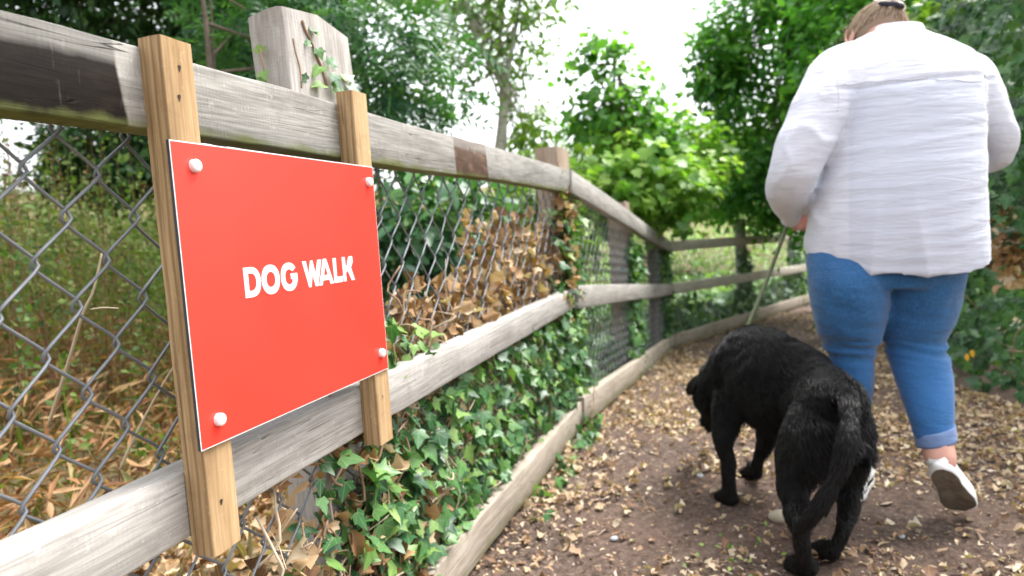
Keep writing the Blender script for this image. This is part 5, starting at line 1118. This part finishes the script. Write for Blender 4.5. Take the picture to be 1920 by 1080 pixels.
tail = [drow(1578, 734, 1.66, .029, .029), drow(1590, 750, 1.59, .028, .028), drow(1592, 800, 1.53, .024, .025), drow(1582, 855, 1.505, .024, .025), drow(1566, 900, 1.50, .024, .025), drow(1543, 940, 1.50, .023, .023), drow(1516, 976, 1.505, .019, .019), drow(1494, 1003, 1.515, .010, .010)]
dogsolids.append(limb(tail, 40, 18, FW))
dog_c = (pHL+pHR+pFL+pFR)/4
dog = tag(empty('dog', dog_c), 'black shaggy coated dog walking away on a lead, head lowered and tail hanging', 'dog')
dm = fuse('body', dogsolids, .0068, 3, M['dogskin']); V, Nn = get_vn(dm)
V = V+Nn*(-.004+.005*fbm(V*11, 2, 6)+.0025*noise3(V*38, 7))[:, None]; set_v(dm, V-dog_c); dbody = obj('body', dm, dog, loc=dog_c)
# ears, eyes, nose, collar
def flap(base, out_, down, fw_, L_, w_):
    rows = []; 
    for k_ in range(7):
        f_ = k_/6; c_ = base+out_*(.028*math.sin(f_*2.2))+down*L_*f_*.9; ww = w_*(1-.55*f_**1.6); rows.append(ring(c_, unit(fw_*.4+out_)*ww*.8, fw_*.009, 16))
    return loft(rows)
for s_ in (-1, 1):
    V_, Q_, T_ = flap(hd+hu*.046+UP*.022+hx*s_*.030-hdir*.02, hx*s_, unit(-UP*.9+hx*s_*.22), unit(hdir+UP*.2), .075, .036); obj('ear', mesh_from('ear', V_-dog_c, [Q_, T_], M['fur'], True), dbody, loc=dog_c)
    V_, Q_, T_ = ellip(hd+hdir*.085+hx*s_*.030+hu*.022, hx, hdir, hu, .009, .009, .009, 8); obj('eye', mesh_from('eye', V_-dog_c, [Q_, T_], plain('dark_eye', (.03, .012, .005), .1), True), dbody, loc=dog_c)
V_, Q_, T_ = ellip(hd+hdir*.182-hu*.008, hx, hdir, hu, .016, .012, .012, 8); obj('nose', mesh_from('nose', V_-dog_c, [Q_, T_], plain('wet_nose', (.01, .01, .01), .2), True), dbody, loc=dog_c)
# coat: short hairs lying along the body, longer feathering on thighs, tail and neck
def coat(me_V, tris, n, seed):
    r = np.random.default_rng(seed); a_, b_, c_ = me_V[tris[:, 0]], me_V[tris[:, 1]], me_V[tris[:, 2]]; ar = np.linalg.norm(np.cross(b_-a_, c_-a_), axis=1); k_ = r.choice(len(tris), n, p=ar/ar.sum()); u_ = r.random((n, 2)); fl = u_.sum(1) > 1; u_[fl] = 1-u_[fl]
    p_ = a_[k_]+(b_-a_)[k_]*u_[:, :1]+(c_-a_)[k_]*u_[:, 1:]; nn_ = unit(np.cross(b_-a_, c_-a_)[k_]); return p_, nn_
dm.calc_loop_triangles(); tri = np.empty(len(dm.loop_triangles)*3, np.int32); dm.loop_triangles.foreach_get('vertices', tri); tri = tri.reshape(-1, 3)
P, nn_ = coat(V, tri, 85000, 5); r = np.random.default_rng(12); n = len(P); pz = (P-CAM)@RW; ppx = 960+FPX*pz[:, 0]/pz[:, 2]; ppy = 540+FPX*pz[:, 1]/pz[:, 2]
bk = -dfwd
tl = spline(np.array(tail)[:, :3], 30); dt = np.linalg.norm(P[:, None]-tl[None], axis=2); it = dt.argmin(1); ontail = dt.min(1) < .040
tdir = unit(np.gradient(tl, axis=0))[it]
rear = P@dfwd < (at(1560, 800, 1.8)@dfwd); low_ = P[:, 2]
flow = unit(bk[None]*.8+np.array([0, 0, -.55])+r.normal(size=(n, 3))*.10+.35*np.stack([noise3(P*9, s_) for s_ in (21, 22, 23)], -1))
leg = low_ < .26; flow = np.where(leg[:, None], unit(np.array([0, 0, -1.])+bk*.35+r.normal(size=(n, 3))*.12), flow)
flow = np.where(ontail[:, None], unit(tdir+nn_*.05-UP*.15+r.normal(size=(n, 3))*.1), flow)
Lh = .015+.007*r.random(n)+.010*np.clip(fbm(P*7, 2, 4), -.5, 1)
backfacing = (nn_@bk) > .15
Lh += np.where(rear & backfacing & (low_ > .17) & (low_ < .38) & ~ontail, .026*r.random(n), 0)+np.where(ontail, .010*r.random(n), 0); Lh = np.where(low_ < .14, .012, Lh)
frontleg = (~rear) & (low_ > .1) & (low_ < .3) & backfacing; Lh += np.where(frontleg, .018*r.random(n), 0)
Lh += np.where((low_ > .44) & ~rear, .014*r.random(n), 0)
lift = np.where(rear & backfacing & ~ontail, .34, .13); d0 = unit(flow-nn_*np.sum(flow*nn_, 1)[:, None]+nn_*lift[:, None]+r.normal(size=(n, 3))*.08)
K_ = 4; Ps = []; cur = P-nn_*.001
for k_ in range(K_): Ps.append(cur.copy()); cur = cur+d0*(Lh/(K_-1))[:, None]; d0 = unit(d0+flow*.25-UP*.18)
Ps = np.stack(Ps, 1)
try:
    hc_ = bpy.data.hair_curves.new('coat'); hc_.add_curves([K_]*n); hc_.points.foreach_set('position', (Ps-dog_c).astype(np.float32).ravel())
    rad = np.tile(np.array([.00068, .00064, .0005, .00015]), n).astype(np.float32); hc_.points.foreach_set('radius', rad); hc_.materials.append(M['fur'])
    co = obj('coat', hc_, dbody, loc=dog_c); co['kind'] = 'stuff'
except Exception as e_:
    print('hair curves failed', e_); root_keep = root_p; root_p = dog_c; strands('coat', Ps, .0008, M['fur'], dbody)['kind'] = 'stuff'; root_p = root_keep
# lead and dog collar
ca = at(1398, 668, 2.14); cax = unit(at(1345, 715, 2.27)-at(1405, 665, 2.10)); x_ = unit(np.cross(cax, UP)); y_ = np.cross(x_, cax)
cp = np.array([at(1380, 684, 2.165)+x_*.060*math.cos(q)+y_*.072*math.sin(q) for q in np.linspace(0, 2*math.pi, 30)]); V_, Q_, T_ = tube(cp, .008, 8)
M['lead'] = plain('olive_rope', (.11, .13, .065), .8)
tag(centred('dog_collar', V_, [Q_, T_], M['lead'], smooth_=True), 'olive collar around the neck of the black dog, nearly hidden in its fur', 'collar')
hl_ = at(1484, 392, 2.22); le = at(1402, 612, 2.13)
A = Acc(); lp = spline(np.array([hl_+FW*.02, at(1478, 415, 2.235), at(1466, 450, 2.23), at(1436, 530, 2.19), le, at(1396, 636, 2.13)]), 60); add_tube(A, lp, .0062, 10); add_tube(A, hl_+.028*np.array([FW*math.cos(q)*.9+UP*math.sin(q)*1.2 for q in np.linspace(0, 6.28, 20)]), .0055, 8)
V_, g_ = A.get(); tag(centred('dog_lead', V_, g_, M['lead'], smooth_=True), 'green rope dog lead running from the hand in the white sleeve down to the dog', 'lead')

# ---- a few single stones on the path, and a seedling
def stone(px_, py_, s_, lab, col_):
    g_ = gpix(px_, py_); r_ = np.random.default_rng(int(px_)); V_, Q_, T_ = ellip(np.zeros(3), np.array([1., 0, 0]), np.array([0, 1., 0]), UP, s_, s_*.75, s_*.6, 14); V_ = V_*(1+.22*noise3(V_/s_*1.3+px_, 2))[:, None]
    o = obj('stone', mesh_from('stone', V_, [Q_, T_], col_, True), None, loc=g_+UP*s_*.35); tag(o, lab, 'stone', 'stones on the path')
sm = plain('pale_stone', (.42, .37, .28), .85); sg = plain('grey_stone', (.40, .41, .45), .8)
stone(1462, 975, .030, 'fist sized mossy pale stone between the front and hind legs of the dog', sm)
stone(1152, 1012, .011, 'small whitish pebble in the litter near the bottom of the photo', sg); stone(1313, 895, .013, 'grey pebble to the left of the front paws of the dog', sg); stone(1690, 1008, .010, 'grey pebble behind the hind legs of the dog', sg)
sp_ = tag(empty('seedling', gpix(1370, 1040)), 'tiny green seedlings sprouting from the bare soil behind the dog', 'seedling'); r = np.random.default_rng(3)
for k in range(26):
    g_ = gpix(1370+r.normal()*32, 1040+r.normal()*22); single_leaf('leaf', 'oval', M['lv_lime1'], sp_, g_+UP*.012, frames(unit(np.array([[0, -.3, 1.]])+r.normal(size=(1, 3))*.4), r.normal(size=(1, 3)))[0], r.uniform(.010, .02))

A = Acc(); P, r = path_pts(420, 120, 5)
for q in P:
    a_ = r.uniform(0, 6.28); L_ = r.uniform(.02, .11); d_ = np.array([math.cos(a_), math.sin(a_), 0])*L_; add_tube(A, np.array([q+UP*.006, q+d_*.5+UP*r.uniform(.004, .012)+r.normal(size=3)*.004, q+d_+UP*.007]), r.uniform(.0008, .0022), 4)
V, Fs = A.get(); obj('twigs', mesh_from('twigs', V, Fs, plain('path_twigs', (.30, .17, .10), .85), True), path)['kind'] = 'stuff'
